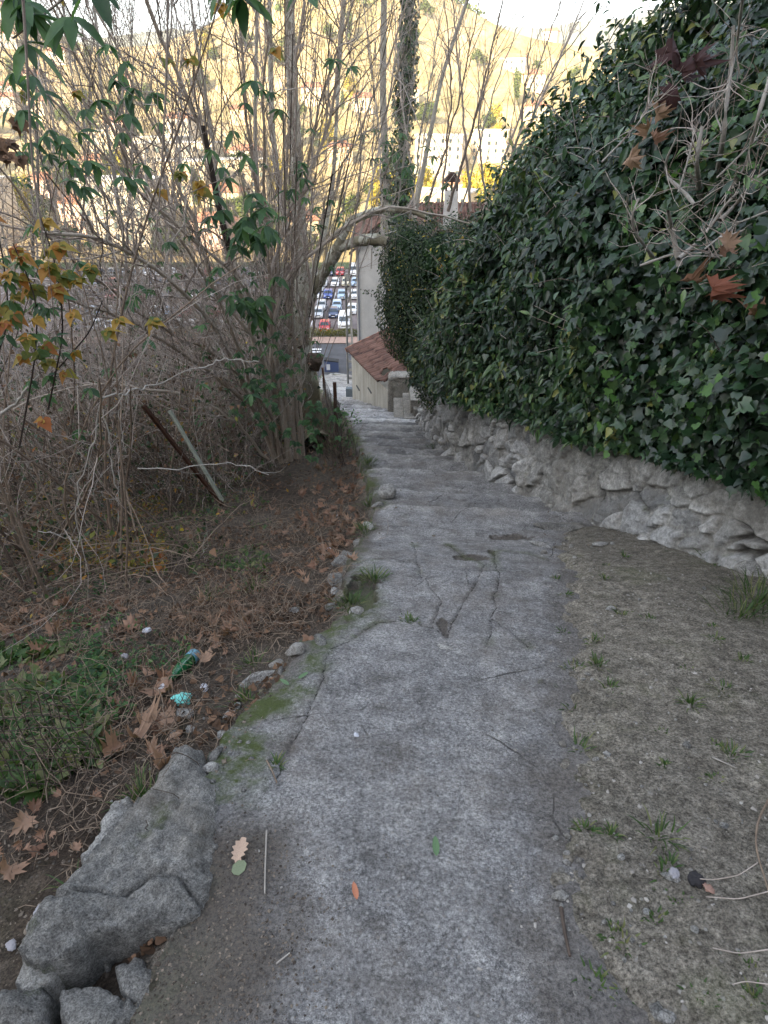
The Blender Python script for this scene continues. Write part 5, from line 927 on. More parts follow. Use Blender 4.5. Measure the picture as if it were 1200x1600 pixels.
def ivy_trunk(name, lab, cat, pts, Y, r0, r1, n, seed, mat='trunkpale', y0=0, y1=1):
    q = smooth_line([P(a, b, Y) for a, b in pts], 50); t = thing(name, lab, cat, q[0]); MB().tube(q - q[0], np.linspace(r0, r1, 50), 12, .6).build('trunk', MAT[mat], t, smooth=True, rnd=True)
    if n:
        r = np.random.default_rng(seed); i = r.uniform(y0, y1, n) * 48.9; i = (i + 3 * vn(i * .2, i * 0, seed)).clip(0, 48.9); k = i.astype(int); c = q[k] * (1 - (i - k))[:, None] + q[k + 1] * (i - k)[:, None]; a = r.uniform(0, 2 * math.pi, n); dd = np.stack([np.cos(a), np.sin(a), 0 * a], 1); w = .5 + .6 * (fbm(i * .18, a, seed) + .5)
        p = c + dd * (r0 * 1.0 + .17 * r.uniform(0, 1, n) ** 1.3 * w)[:, None]; V, Fc, rr = inst(*IVY_S, p - q[0], frames(dd + r.normal(size=(n, 3)) * .5 + [0, 0, .4], r.normal(size=(n, 3)) * .6 + [0, 0, -1]), .075 * r.uniform(.6, 1.3, n), r.uniform(0, 1, n)); mesh_np('ivy', V, Fc, MAT['ivy'], t, {'rnd': rr})
    return t
ivy_trunk('ivy_clad_tree', 'tall pale trunk wrapped in ivy rising beside the gable of the house', 'tree', [(622, 430), (626, 300), (632, 150), (640, 0), (645, -90)], 15.5, .11, .07, 5200, 3, y0=-.0, y1=.95)
ivy_trunk('bare_tree', 'pale bare trunk just left of the ivy clad one', 'tree', [(606, 430), (604, 300), (598, 150), (600, 0), (600, -90)], 17, .10, .06, 700, 5, y1=.5)
ivy_trunk('bare_tree', 'pale leaning trunk crossing right of the ivy clad one', 'tree', [(640, 380), (664, 250), (690, 120), (730, 0), (755, -70)], 15, .055, .03, 0, 6)
ivy_trunk('bare_tree', 'pale upright trunk behind the middle of the bare shrub', 'tree', [(410, 560), (408, 400), (398, 200), (402, 0), (404, -90)], 13, .045, .025, 500, 7, y0=.0, y1=.4)
ivy_trunk('bare_tree', 'slimmer pale trunk left of the upright one behind the shrub', 'tree', [(372, 560), (352, 380), (330, 200), (300, 20), (292, -70)], 13, .035, .02, 0, 8)
ivy_trunk('bare_tree', 'pale trunk seen through the twigs at the far upper left', 'tree', [(215, 560), (190, 350), (160, 160), (140, -80)], 13, .035, .02, 0, 9)
ivy_trunk('ivy_clad_tree', 'ivy covered trunk low behind the foot of the bare shrub, beside the plane tree', 'tree', [(432, 690), (434, 600), (436, 500), (437, 420)], 12, .12, .09, 3600, 10)
# slender saplings fanning up in the gap over the house
r = np.random.default_rng(201); spl = []
def sapling(px0, py0, px1, py1, Y, lab, r0, seed, ntw=26, mat='stem'):
    a, b = P(px0, py0, Y), P(px1, py1, Y + r.uniform(-.5, .5)); m_ = (a + b) / 2 + r.normal(size=3) * .12; q = smooth_line([a, m_, b], 24); q[1:-1] += r.normal(size=(22, 3)) * .01; t = thing('bare_sapling', lab, 'sapling', q[0], group='bare saplings fanning up behind the shrubs')
    rd = np.linspace(r0, r0 * .25, 24); MB().tube(q - q[0], rd, 6, r.uniform()).build('stem', MAT[mat], t, smooth=True, rnd=True); S, D, L_, rr_, _ = kids(q[None], rd[None], ntw, .25, .7, .28, seed, .15); a1 = grow(S, D, L_, np.clip(rr_, .002, .006), 8, .2, .08, seed=seed + 1); S, D, L_, rr_, _ = kids(*a1, ntw * 2, .3, .9, .5, seed + 2); a2 = grow(S, D, np.clip(L_, .1, .8), np.clip(rr_, .0015, .003), 6, .25, .06, seed=seed + 3)
    PTa, PTb = a1, a2
    twig_mesh('twigs', [PTa, PTb], MAT[mat], t, q[0], 4)
k = 0
for (x0, y0_, x1, y1_, Y) in [(640, 340, 705, -60, 11), (665, 330, 760, -50, 11.5), (700, 330, 800, -60, 11), (720, 330, 850, -60, 11), (752, 340, 900, -60, 10.5), (770, 320, 935, -50, 10.5), (785, 320, 960, -20, 10), (690, 320, 690, -60, 12), (735, 330, 700, -60, 12), (620, 330, 660, -70, 13), (650, 340, 610, -70, 13), (780, 330, 830, 60, 10), (800, 290, 1010, -40, 9.5), (760, 330, 780, 20, 11), (600, 420, 560, -60, 14), (580, 420, 590, -60, 14), (545, 430, 520, -60, 12), (560, 380, 640, -60, 12.5), (635, 400, 745, -70, 14)]:
    sapling(x0, y0_, x1, y1_, Y, ['slender bare sapling against the hillside above the overhanging shrub', 'thin bare sapling arching right towards the ivy', 'thin bare sapling rising in front of the chimney roof', 'bare sapling leaning left over the house'][k % 4], .016 + .01 * (k % 3) / 2, 300 + 5 * k, 22, 'stempale' if k % 3 == 0 else 'stem'); k += 1
for i in range(40):
    x0 = r.uniform(-100, 520); sapling(x0, r.uniform(430, 520), x0 + r.uniform(-170, 60), r.uniform(-90, -20), r.uniform(8.6, 13), 'bare sapling behind the shrub on the left bank', r.uniform(.010, .022), 500 + 5 * i, 34, 'stempale' if i % 3 == 0 else 'stem')

# ------------------------------------------------------------------ green leaves on the left shrub and the overhanging branch
def palm_cluster(pts, n, size, seed, name, parent, off, mat='green', spread=.16, Y=6.5, tmpl=OV_T, hang=1.3):
    r = np.random.default_rng(seed); c = np.array([P(a, b, (Y if len(q) < 3 else q[2])) for q in pts for (a, b) in [q[:2]]]); i = r.integers(0, len(c), n // 5 + 1); tw = c[i] + r.normal(size=(len(i), 3)) * spread; P5 = np.repeat(tw, 5, 0)[:n]; a = np.tile(np.arange(5) * 1.257, len(i))[:n] + np.repeat(r.uniform(0, 6, len(i)), 5)[:n]
    tip = np.stack([np.cos(a), np.sin(a) * .6, -hang + 0 * a + r.normal(size=len(a)) * .35], 1); nr = np.stack([.6 * np.cos(a), -.5 + .3 * np.sin(a), .8 + 0 * a], 1) + r.normal(size=(len(a), 3)) * .25; V, Fc, rr = inst(*tmpl, P5, frames(nr, tip), size * r.uniform(.6, 1.25, len(a)), r.uniform(0, 1, len(a))); return mesh_np(name, V - off, Fc, MAT[mat], parent, {'rnd': rr})
palm_cluster([(365, 275), (372, 300), (378, 330), (395, 340), (405, 355), (410, 330), (385, 360), (420, 370)], 150, .15, 1, 'foliage', ms, mo_, Y=6.3)
palm_cluster([(392, 470), (380, 480), (404, 488), (398, 455)], 60, .16, 2, 'foliage', ms, mo_, Y=6.6, spread=.10)
palm_cluster([(190, 140), (160, 105), (180, 170), (195, 130)], 60, .13, 3, 'foliage', ms, mo_, Y=5.2)
palm_cluster([(540, 100), (535, 90), (425, 160), (405, 155), (380, 240), (468, 285)], 60, .13, 4, 'foliage', ms, mo_, Y=7.2, spread=.08)
palm_cluster([(60, 200), (75, 230), (105, 225), (130, 240), (150, 225), (220, 240)], 90, .11, 5, 'foliage', ms, mo_, Y=4.8, spread=.12)
palm_cluster([(415, 620), (430, 600), (400, 590), (395, 640), (485, 670), (480, 690), (492, 655), (410, 555)], 420, .075, 6, 'foliage', ms, mo_, Y=7.3, tmpl=IVY_S, spread=.15, hang=.6)
palm_cluster([(620, 240), (640, 260), (655, 290), (680, 250), (600, 225)], 140, .12, 7, 'foliage', ms, mo_, Y=10, spread=.22)
palm_cluster([(120, 420), (220, 480), (300, 420), (330, 620), (200, 560), (270, 300), (30, 330)], 120, .10, 8, 'foliage', ms, mo_, Y=5.6, spread=.3)
palm_cluster([(290, 215), (265, 240), (262, 160), (320, 205), (345, 60), (325, 30), (60, 100), (280, 270)], 70, .085, 9, 'yellowed_leaves', ms, mo_, 'yellow', Y=5.2, spread=.15, tmpl=IVY_S)
palm_cluster([(395, 420), (420, 500), (450, 560), (400, 580), (360, 540), (340, 480), (300, 330), (440, 250), (500, 330), (330, 400), (90, 290), (150, 330), (230, 380)], 420, .075, 21, 'foliage', ms, mo_, Y=6.9, tmpl=OV_T, spread=.22, hang=.9)
vy = thing('yellow_vine', 'creeper with yellow and orange leaves at the left edge of view', 'vine', P(60, 600, 3.4)); vo = np.array(vy.location)
for j, pts in enumerate([[(30, 700), (55, 560), (60, 470), (20, 380)], [(75, 640), (100, 520), (90, 420), (60, 330)], [(-20, 600), (15, 500), (5, 400), (-20, 300)], [(70, 600), (140, 520), (160, 470)]]): MB().tube(smooth_line([P(a, b, 3.4 + .1 * j) for a, b in pts], 16) - vo, np.linspace(.006, .003, 16), 5, .2).build('stem', MAT['stemdark'], vy, smooth=True, rnd=True)
palm_cluster([(10, 400), (30, 420), (60, 450), (45, 480), (70, 520), (25, 520), (55, 560), (75, 580), (15, 450), (5, 500), (140, 480), (150, 470), (35, 385), (20, 500), (60, 410)], 230, .075, 11, 'leaves', vy, vo, 'yellow', Y=3.4, tmpl=IVY_S, spread=.12, hang=.8)
palm_cluster([(20, 440), (60, 500), (30, 470), (5, 560), (45, 610), (20, 580), (70, 440)], 160, .075, 12, 'green_leaves', vy, vo, 'green', Y=3.5, tmpl=OV_T, spread=.15)
palm_cluster([(5, 300), (3, 330), (8, 360), (2, 215), (5, 235)], 30, .06, 13, 'brown_leaves', vy, vo, 'litter', Y=3.0, tmpl=IVY_T, spread=.06)
ov = thing('overhanging_branch', 'leafy twigs with long green leaves hanging into view at the top left', 'branch', P(100, -60, 1.7)); oo = np.array(ov.location)
for j, pts in enumerate([[(30, -80), (38, 20), (45, 150), (50, 260), (62, 330), (70, 400)], [(150, -90), (120, -20), (60, 30), (20, 60)], [(330, -90), (300, -30), (270, 10)], [(430, -90), (420, -30), (400, 20)], [(262, -60), (262, 60), (258, 180), (250, 300), (242, 390)]]): MB().tube(smooth_line([P(a, b, 1.7 + .12 * j) for a, b in pts], 16) - oo, np.linspace(.0035, .002, 16), 5, .3).build('twig', MAT['stem'], ov, smooth=True, rnd=True)
palm_cluster([(35, 0), (60, 10), (45, 30), (90, -10), (20, -10), (150, -30)], 30, .085, 14, 'leaves', ov, oo, 'green', Y=1.75, spread=.035, hang=1.6)
palm_cluster([(270, -20), (285, -10), (240, -25), (300, -30), (398, -20), (430, -30), (385, -30)], 18, .085, 15, 'leaves', ov, oo, 'green', Y=1.8, spread=.025, hang=1.9)
palm_cluster([(40, 120), (42, 150), (15, 130), (380, 120), (60, 90)], 26, .07, 16, 'leaves', ov, oo, 'green', Y=2.4, spread=.05, hang=1.3)

# pale dead branch hanging in front on the left
hb = thing('dead_branch', 'pale forked dead branch hanging down at the left', 'branch', P(160, 640, 3.6)); ho = np.array(hb.location); sets = []
for pts, r0 in [([(0, 652), (30, 622), (62, 585)], .010), ([(160, 622), (142, 695), (122, 750), (115, 800), (130, 862)], .006), ([(162, 640), (172, 720), (185, 785)], .005), ([(160, 622), (240, 600), (310, 575)], .006), ([(215, 732), (290, 735), (350, 718), (420, 742)], .005), ([(196, 590), (185, 640), (197, 705)], .004), ([(310, 575), (350, 560), (405, 565)], .006), ([(60, 830), (100, 838), (125, 845)], .003), ([(285, 905), (310, 880), (325, 850)], .004)]:
    q = smooth_line([P(a, b, 4.2 if a > 200 else 3.6) for a, b in pts], 14); q[1:-1] += np.random.default_rng(int(r0 * 1e4) + pts[0][0]).normal(size=(12, 3)) * .008; MB().tube(q - ho, np.linspace(r0, r0 * .55, 14), 6, .9).build('branch', MAT['stempale'], hb, smooth=True, rnd=True); sets.append(q)
PT = np.stack(sets); S, D, L_, rr_, _ = kids(PT, np.full(PT.shape[:2], .004), 70, .4, 1.1, .4, 81); a = grow(S, D, L_, np.clip(rr_, .0012, .0025), 6, .3, -.03, seed=82); twig_mesh('twigs', [a], MAT['stempale'], hb, ho, 4)

# ------------------------------------------------------------------ leaning posts and wire fences
pA = P(228, 632, 5.9); pB = PG(352, 790); lp = thing('leaning_post', 'rusty angle iron fence post leaning over on the left bank', 'post', pB); lo_ = np.array(pB); d_ = pA - pB; u_ = d_ / np.linalg.norm(d_); sv_ = np.cross(u_, [0, 1, 0]); sv_ /= np.linalg.norm(sv_)
def angle_iron(a, b, wv, dv, th=.006):
    m = MB(); m.prism([a, a + wv, a + wv + dv * th, a + dv * th], b - a); m.prism([a + dv * (th + .001), a + wv * .12 + dv * (th + .001), a + wv * .12 + dv * .05, a + dv * .05], b - a); return m
angle_iron(np.zeros(3), d_, sv_ * .055, np.array([0, -1., 0])).build('angle_iron', MAT['rust'], lp)
pC, pD = P(268, 640, 5.6), P(350, 780, 5.2); l2_ = thing('leaning_post', 'grey green painted bar leaning beside the rusty post', 'post', pD); angle_iron(np.zeros(3), pC - pD, sv_ * .04, np.array([0, -1., 0])).build('painted_bar', MAT['paintiron'], l2_)
def wire_net(name, lab, A, B, C, D, nu, nv, r0, diamond, sag, seed, group=None, cat='wire fence'):
    """A,B bottom, D,C top"""
    A, B, C, D = [np.asarray(q, float) for q in (A, B, C, D)]; t = thing(name, lab, cat, (A + B) / 2); off = np.array(t.location); M = 30; v = np.linspace(0, 1, M); lines = []
    def S_(u, v): q = (A * (1 - u)[:, None] + B * u[:, None]) * (1 - v)[:, None] + (D * (1 - u)[:, None] + C * u[:, None]) * v[:, None]; return q + sag * np.stack([fbm(u * 3, v * 3, seed), fbm(u * 3, v * 3, seed + 1), .6 * fbm(u * 3, v * 3, seed + 2)], 1)
    if diamond:
        asp = nu / nv
        for i in range(-nv, nu):
            for sgn in (1, -1):
                u = (i + sgn * v * nv + (0 if sgn == 1 else nv)) / nu
                lines.append((np.clip(u, 0, 1), v, (u >= 0) & (u <= 1)))
    else:
        for i in range(nu + 1): lines.append((np.full(M, i / nu), v, None))
        for j in range(nv + 1): lines.append((v, np.full(M, j / nv), None))
    PTn = np.stack([S_(a, b) for a, b, c in lines]); keep = np.array([np.linalg.norm(np.diff(q, axis=0), axis=1).min() > 1e-5 or True for q in PTn]); RDn = np.full(PTn.shape[:2], r0); o = twig_mesh('wire_mesh', [(PTn[keep], RDn[keep])], MAT['wire'], t, off, 4); o.pop('kind', None) if hasattr(o, 'pop') else None; return t
w1a = PG(175, 1225); w1b = PG(110, 985)
wire_net('wire_fence', 'dark square wire mesh standing in the grass at the lower left', PG(178, 1235) + [0, 0, .0], PG(-60, 1240), PG(-60, 1240) + [-.10, .08, .42], PG(178, 1235) + [-.08, .08, .40], 18, 9, .0019, False, .03, 5)
wire_net('chain_link_fence', 'sagging rusty chain link netting hung from the leaning post', PG(345, 790), PG(-60, 900), PG(-60, 900) + [-.2, .3, 1.15], pA, 60, 17, .0016, True, .16, 8)
fa, fb = PG(536, 730), PG(505, 640); fh = np.array([0, 0, .95])
t_ = thing('rusty_post', 'upright rusty iron post of the netting at the left side of the path', 'post', PG(527, 700)); MB().prism([(-.03, -.02, -.1), (.03, -.02, -.1), (.03, -.015, 1.25), (-.03, -.015, 1.25)], (0, .05, 0)).build('iron_bar', MAT['rust'], t_)
t_ = thing('rusty_post', 'thin leaning rusty post farther along the same netting', 'post', PG(515, 660)); MB().prism([(-.025, -.02, -.1), (.025, -.02, -.1), (-.10, -.015, 1.6), (-.15, -.015, 1.6)], (0, .04, 0)).build('iron_bar', MAT['rust'], t_)
wire_net('chain_link_fence', 'rusty netting along the left side of the path full of dry vines', fa, fb, fb + fh * 1.3, fa + fh, 46, 11, .0025, True, .10, 12)
r = np.random.default_rng(301); n = 650; tt = r.uniform(0, 1, (n, 1)); S = fa * (1 - tt) + fb * tt + r.normal(size=(n, 3)) * [.12, .15, .04] + [-.05, 0, 0]; dv = grow(S, np.stack([r.normal(size=n) * .4, r.normal(size=n) * .4, np.ones(n)], 1), r.uniform(.2, .85, n), r.uniform(.002, .005, n), 9, .3, .05, seed=302)
t_ = thing('dry_creeper', 'dry brown creeper matted on the netting beside the path', 'creeper', fa); twig_mesh('stalks', [dv], MAT['dry'], t_, np.array(t_.location), 3)
leaves_on(dv[0], 500, SM_T, .05, MAT['green'], 'leaves', t_, np.array(t_.location), 303)
# blue-green weeds by the post
def weed(px, py, w, h, n, lab, tmpl=SM_T, size=.03, mat='green', seed=1, name='weed', cat='weed', group=None):
    p = PG(px, py); t = thing(name, lab, cat, p, group=group); r = np.random.default_rng(seed); m = 9; S = r.normal(size=(m, 3)) * [w * .25, w * .25, 0]; a = grow(S, r.normal(size=(m, 3)) * .6 + [0, 0, .9], np.full(m, h), np.full(m, .0015), 6, .25, 0, seed=seed); twig_mesh('stalks', [a], MAT['grass'], t, np.zeros(3), 3, False)
    leaves_on(a[0], n, tmpl, size, MAT[mat], 'leaves', t, np.zeros(3), seed + 1, jit=w * .18, hang=.1, up=1.0); return t
weed(541, 672, .35, .45, 160, 'blue green weed at the foot of the netting by the path', OV_T, .10, seed=3); weed(543, 700, .25, .25, 90, 'lower clump of dark weed where the path edge meets the netting', OV_T, .08, seed=4)

# ------------------------------------------------------------------ fallen leaves, litter, grass, stones on the ground
def pg_many(pts): return [PG(a, b) for a, b in pts]
r = np.random.default_rng(401)
def leaf_patch(n, cx, cy, sx, sy, size, lab, grp, lift=.012, rn=(.2, .95)):
    for i in range(n):
        px = cx + r.normal() * sx; py = cy + r.normal() * sy; p = PG(px, py)
        if p[0] > xl(p[1]) - .02 and py < 1100 and r.random() < .8: continue
        fallen(p + [0, 0, lift + r.uniform(0, .02)], size * .70 * r.uniform(.55, 1.25), r.uniform(-3.1, 3.1), r.normal() * .35, int(r.integers(0, 6)), lab, group=grp, rnd=float(r.uniform(*rn)), roll=r.normal() * .35)
big = [(300, 972, .13, 'tan plane leaf at the left end of the big leaf heap'), (335, 985, .12, 'tan plane leaf in the middle of the big leaf heap'), (352, 995, .12, 'folded tan plane leaf at the lower side of the big heap'), (375, 945, .13, 'tan plane leaf at the top of the big leaf heap'), (395, 958, .15, 'large tan plane leaf at the right end of the big heap'), (362, 930, .10, 'small brown plane leaf above the big heap'),
       (345, 1012, .09, 'small pale brown leaf below the big heap'), (478, 998, .11, 'tan plane leaf lying on the left edge of the path'), (248, 1092, .15, 'wide brown plane leaf left of the turquoise tissue'), (272, 1080, .12, 'dull brown plane leaf below the green bottle'), (262, 1118, .11, 'brown plane leaf beside the white stone'), (232, 1145, .13, 'brown plane leaf below left of the white stone'), (220, 1162, .12, 'curled brown plane leaf lower left of the white stone'), (192, 1175, .10, 'small brown plane leaf nearest the wire mesh'),
       (305, 1010, .14, 'greyish brown leaf just above the green bottle'), (322, 1040, .10, 'orange brown leaf right of the green bottle'), (352, 856, .09, 'yellowish curled leaf standing in the dry vines'), (18, 1358, .09, 'orange leaf at the left edge on the dark earth'), (50, 1282, .10, 'pale buff leaf on the dark earth at lower left')]
for px, py, s_, lab in big: fallen(PG(px, py) + [0, 0, .025], s_ * .78, r.uniform(-3, 3), r.normal() * .25, int(r.integers(0, 6)), lab, rnd=float(r.uniform(.55, 1)), roll=r.normal() * .25)
leaf_patch(24, 345, 965, 42, 28, .10, 'brown plane leaf in the heap on the left bank', 'plane leaves heaped on the bank')
leaf_patch(110, 520, 800, 30, 38, .12, 'brown plane leaf in the drift along the left edge of the path', 'plane leaves drifted along the path edge', rn=(.35, 1))
leaf_patch(26, 480, 850, 35, 30, .11, 'brown plane leaf below the drift by the path edge', 'plane leaves below the drift')
leaf_patch(22, 240, 1120, 36, 42, .10, 'brown plane leaf lying around the green bottle', 'plane leaves around the bottle')
leaf_patch(34, 90, 975, 60, 26, .12, 'brown plane leaf in the grass at the left', 'plane leaves in the grass at the left')
leaf_patch(50, 250, 820, 110, 50, .11, 'brown plane leaf under the bramble tangle', 'plane leaves under the brambles')
leaf_patch(22, 560, 745, 12, 22, .10, 'brown plane leaf beside the netting', 'plane leaves beside the netting')
leaf_patch(16, 60, 1300, 60, 50, .06, 'small dead leaf on the dark earth at lower left', 'small leaves on the dark earth')
fallen(PG(480, 915) + [0, 0, .02], .06, 1, .1, 0, 'small tan leaf near the broken slab edge', rnd=.8)
# oak leaf, green leaf, orange leaf on the concrete
OAK = [(0, 0), (.06, .1), (.2, .12), (.14, .24), (.27, .33), (.18, .42), (.31, .55), (.2, .62), (.26, .78), (.12, .82), (.1, .97), (0, 1)]; OAK = OAK + [(-a, b) for a, b in OAK[-2:0:-1]]
def one_leaf(px, py, outline, size, yaw, m, lab, curl=.1, lift=.006, rn=.5):
    V, Fc = fan(outline, fold=curl, droop=.05); V = V.copy(); p = PG(px, py); o = mesh_np('leaf', V, Fc, m, None, {'rnd': np.full(len(V), rn)}); o.location = tuple(p + [0, 0, lift]); o.scale = (size,) * 3; o.rotation_euler = (.05, 0.05, yaw); return tag(o, lab, 'leaf')
MAT['buff'] = mat_simple('buff_oak_leaf', (.42, .30, .22), .7, .3, .12, 20); MAT['sage'] = mat_simple('grey_green_leaf', (.17, .20, .12), .7, .3, .12, 20); MAT['orangeleaf'] = mat_simple('orange_brown_leaf', (.40, .16, .09), .6, .3, .15, 20); MAT['freshleaf'] = mat_simple('green_ash_leaf', (.09, .16, .07), .5, .4, .12, 20)
one_leaf(368, 1352, OAK, .072, -.15, MAT['buff'], 'buff oak leaf lying on the concrete at lower left', .15, .010); one_leaf(366, 1368, [(0, 0), (.3, .1), (.42, .5), (.25, .9), (0, 1), (-.3, .85), (-.42, .4), (-.25, .05)], .042, -.5, MAT['sage'], 'grey green leaf piece under the buff oak leaf', .1, .004)
EL_ = [(0, 0), (.12, .15), (.17, .45), (.12, .8), (0, 1), (-.12, .8), (-.17, .45), (-.12, .15)]
one_leaf(682, 1340, EL_, .058, .0, MAT['freshleaf'], 'narrow green leaf lying in the middle of the concrete'); one_leaf(558, 1408, EL_, .046, .25, MAT['orangeleaf'], 'small orange brown leaf on the concrete', .25)
one_leaf(452, 1072, EL_, .05, .9, MAT['freshleaf'], 'pale green leaf on the mossy path edge'); one_leaf(466, 1062, EL_, .05, -.8, MAT['freshleaf'], 'green leaf right of the pale one on the path edge')
# stick, straws, rag
def stick(pts, r0, m, lab, name='stick', lift=.006, cat='stick'):
    q = smooth_line([PG(*p) + [0, 0, lift] for p in pts], 12); o = MB().tube(q - q[0], np.linspace(r0, r0 * .7, 12), 7, .5).build(name, m, None, smooth=True, rnd=True); o.location = tuple(q[0]); return tag(o, lab, cat)
stick([(417, 1300), (415, 1350), (414, 1398)], .0028, MAT['stempale'], 'straight thin pale stick beside the oak leaf'); stick([(432, 1508), (442, 1500), (453, 1491)], .0025, MAT['stempale'], 'short white stick near the lower end of the path'); stick([(876, 1420), (882, 1460), (890, 1496)], .005, MAT['stemdark'], 'dark stick along the right border of the concrete')
stick([(417, 1190), (425, 1205), (433, 1225)], .003, MAT['dry'], 'reddish twig lying in the crack of the slab'); stick([(1112, 1185), (1130, 1193), (1150, 1202)], .0025, MAT['stempale'], 'short pale straw on the earth right of the path')
for i, (pts, lab) in enumerate([([(1198, 1255), (1180, 1290), (1176, 1330), (1190, 1375), (1200, 1410)], 'curved pale root looping at the right edge'), ([(1180, 1355), (1150, 1375), (1110, 1382), (1090, 1380)], 'thin curved stem below the looping root'), ([(1196, 1400), (1150, 1412), (1100, 1408)], 'second thin curved stem below the looping root'), ([(1200, 1490), (1150, 1497), (1110, 1488)], 'arched pale stem at the lower right edge'), ([(1198, 1545), (1160, 1540), (1140, 1545)], 'short pale stem at the very lower right')]): stick(pts, .0032 if i == 0 else .0016, MAT['stem' if i else 'dry'], lab, 'root', .02, 'root')
stick([(150, 1380), (120, 1378), (108, 1372)], .004, MAT['dry'], 'short tan stick by the outer side of the boulder')
# bottle
GLB, N_, L_n, b_ = M_('green_bottle_glass', .06, .8); b_.inputs['Base Color'].default_value = (.01, .19, .06, 1); b_.inputs['Transmission Weight'].default_value = .55; b_.inputs['IOR'].default_value = 1.5
pa = PG(255, 1082) + [0, 0, .03]; pb_ = PG(308, 1032) + [0, 0, .045]; bt_ = thing('glass_bottle', 'green glass bottle with blue foil lying among dead leaves on the bank', 'bottle', pa)
ax = pb_ - pa; Lb = np.linalg.norm(ax); hz = np.array([0, .045, .2, .30, .38, .46, .55, .80, .965, .985, .992]); hr = np.array([.011, .0125, .013, .015, .022, .030, .034, .035, .034, .028, .001])
q = ax[None] * hz[:, None]; V, Fq = tubes(q[None], hr[None] * .9, 24); mesh_np('glass_body', V, Fq, GLB, bt_)
q = ax[None] * np.array([-.035, -.03, .02, .05])[:, None]; V, Fq = tubes(q[None], np.array([[.002, .0125, .0135, .0125]]), 16); mesh_np('cap', V, Fq, mat_simple('white_metal_cap', (.6, .6, .62), .4), bt_)
q = ax[None] * np.array([.80, .81, .96, .97])[:, None]; V, Fq = tubes(q[None], np.array([[.0320, .0325, .0325, .031]]), 24); mesh_np('blue_foil', V, Fq, mat_simple('blue_foil', (.16, .35, .45), .35, .5, .35, 60, .6), bt_)
def crumple(px, py, w, seed, m, lab, cat, flatn=.5, name='crumpled_paper', n=4, lift=.012):
    V, Fc = ICO[n]; V = V.copy(); dd = (1 + .5 * fbm(V[:, 0] * 2.2 + seed, V[:, 1] * 2.2 + V[:, 2] * 1.3, seed) + .35 * np.abs(fbm(V[:, 0] * 4 + seed, V[:, 1] * 4 - V[:, 2] * 3, seed + 3)))[:, None]; V = V * dd * np.array([w, w * .75, w * flatn]); o = mesh_np(name, V, Fc, m, smooth=True); o.location = tuple(PG(px, py) + [0, 0, lift]); o.rotation_euler = (0, 0, seed); return tag(o, lab, cat)
TQ = mat_simple('turquoise_tissue', (.22, .66, .60), .85, .2, .12, 30, .3); WP = mat_simple('white_paper', (.52, .53, .58), .8, .3, .06, 20, .3); GP = mat_simple('dirty_pale_plastic', (.27, .26, .275), .5, .4, .15, 20, .3)
crumple(286, 1098, .036, 3, TQ, 'crumpled turquoise tissue on top of a white stone', 'tissue', .55, 'crumpled_tissue', 5, .02)
crumple(320, 1078, .022, 5, WP, 'small crumpled white paper right of the turquoise tissue', 'paper', .5); crumple(232, 996, .022, 7, WP, 'white scrap of paper up the bank left of the leaf heap', 'paper', .4, lift=.05); crumple(198, 1036, .018, 9, GP, 'torn pale scrap in the vines at the edge of the grass', 'paper', .6, lift=.05)
crumple(64, 1427, .016, 11, GP, 'pale torn plastic scrap on the dark earth at lower left', 'plastic scrap', .25); crumple(20, 1480, .014, 12, GP, 'dull pale scrap at the left edge of the dark earth', 'plastic scrap', .25); crumple(532, 808, .03, 13, WP, 'white bit of paper in the leaf drift by the path', 'paper', .4, lift=.03); crumple(514, 860, .02, 14, WP, 'small white cigarette packet scrap below the leaf drift', 'paper', .4)
crumple(557, 1152, .009, 15, WP, 'tiny white fleck of paper on the concrete', 'paper', .4); crumple(1085, 1378, .022, 16, mat_simple('dark_rag', (.03, .028, .03), .9), 'dark rag on the earth at the right', 'rag', .4, 'rag'); crumple(300, 752, .07, 17, mat_simple('dark_blue_plastic', (.02, .04, .06), .6), 'dark blue plastic bag under the fallen post', 'plastic bag', .4, 'plastic_bag'); crumple(1105, 1392, .012, 18, mat_simple('pinkish_clay', (.26, .16, .125), .8), 'pinkish shard of tile beside the dark rag', 'tile shard', .4, 'tile_shard')
crumple(1052, 1368, .014, 20, GP, 'pale flat shard left of the dark rag', 'shard', .2, 'shard')

# grass tufts
def tuft(px, py, w, h, n, lab, seed, group=None, mat='grass', lean=.6):
    p = PG(px, py); r = np.random.default_rng(seed); S = np.stack([r.normal(size=n) * w * .4, r.normal(size=n) * w * .4, np.zeros(n) - .005], 1); D = S * (2.2 / w) * lean + np.stack([r.normal(size=n) * .25, r.normal(size=n) * .25, np.ones(n)], 1); PT, RD = grow(S, D, h * r.uniform(.4, 1.2, n), np.full(n, .001), 6, .12, 0, seed=seed, grav=.55)
    wd = np.interp(np.linspace(0, 1, 6), [0, .4, 1], [.0022, .0026, .0003]) ; side = np.cross(PT[:, -1] - PT[:, 0], [0, 0, 1.]) + 1e-4; side /= np.linalg.norm(side, axis=1, keepdims=True); A = PT + side[:, None] * wd[None, :, None]; B = PT - side[:, None] * wd[None, :, None]; V = np.stack([A, B], 2).reshape(-1, 3); i = (np.arange(n)[:, None] * 12 + np.arange(5)[None] * 2).ravel(); Fq = np.stack([i, i + 1, i + 3, i + 2], 1)
    o = mesh_np('grass_tuft', V, Fq, MAT[mat], None, {'rnd': np.repeat(r.uniform(0, 1, n), 12)}); o.location = tuple(p); return tag(o, lab, 'grass tuft', group)
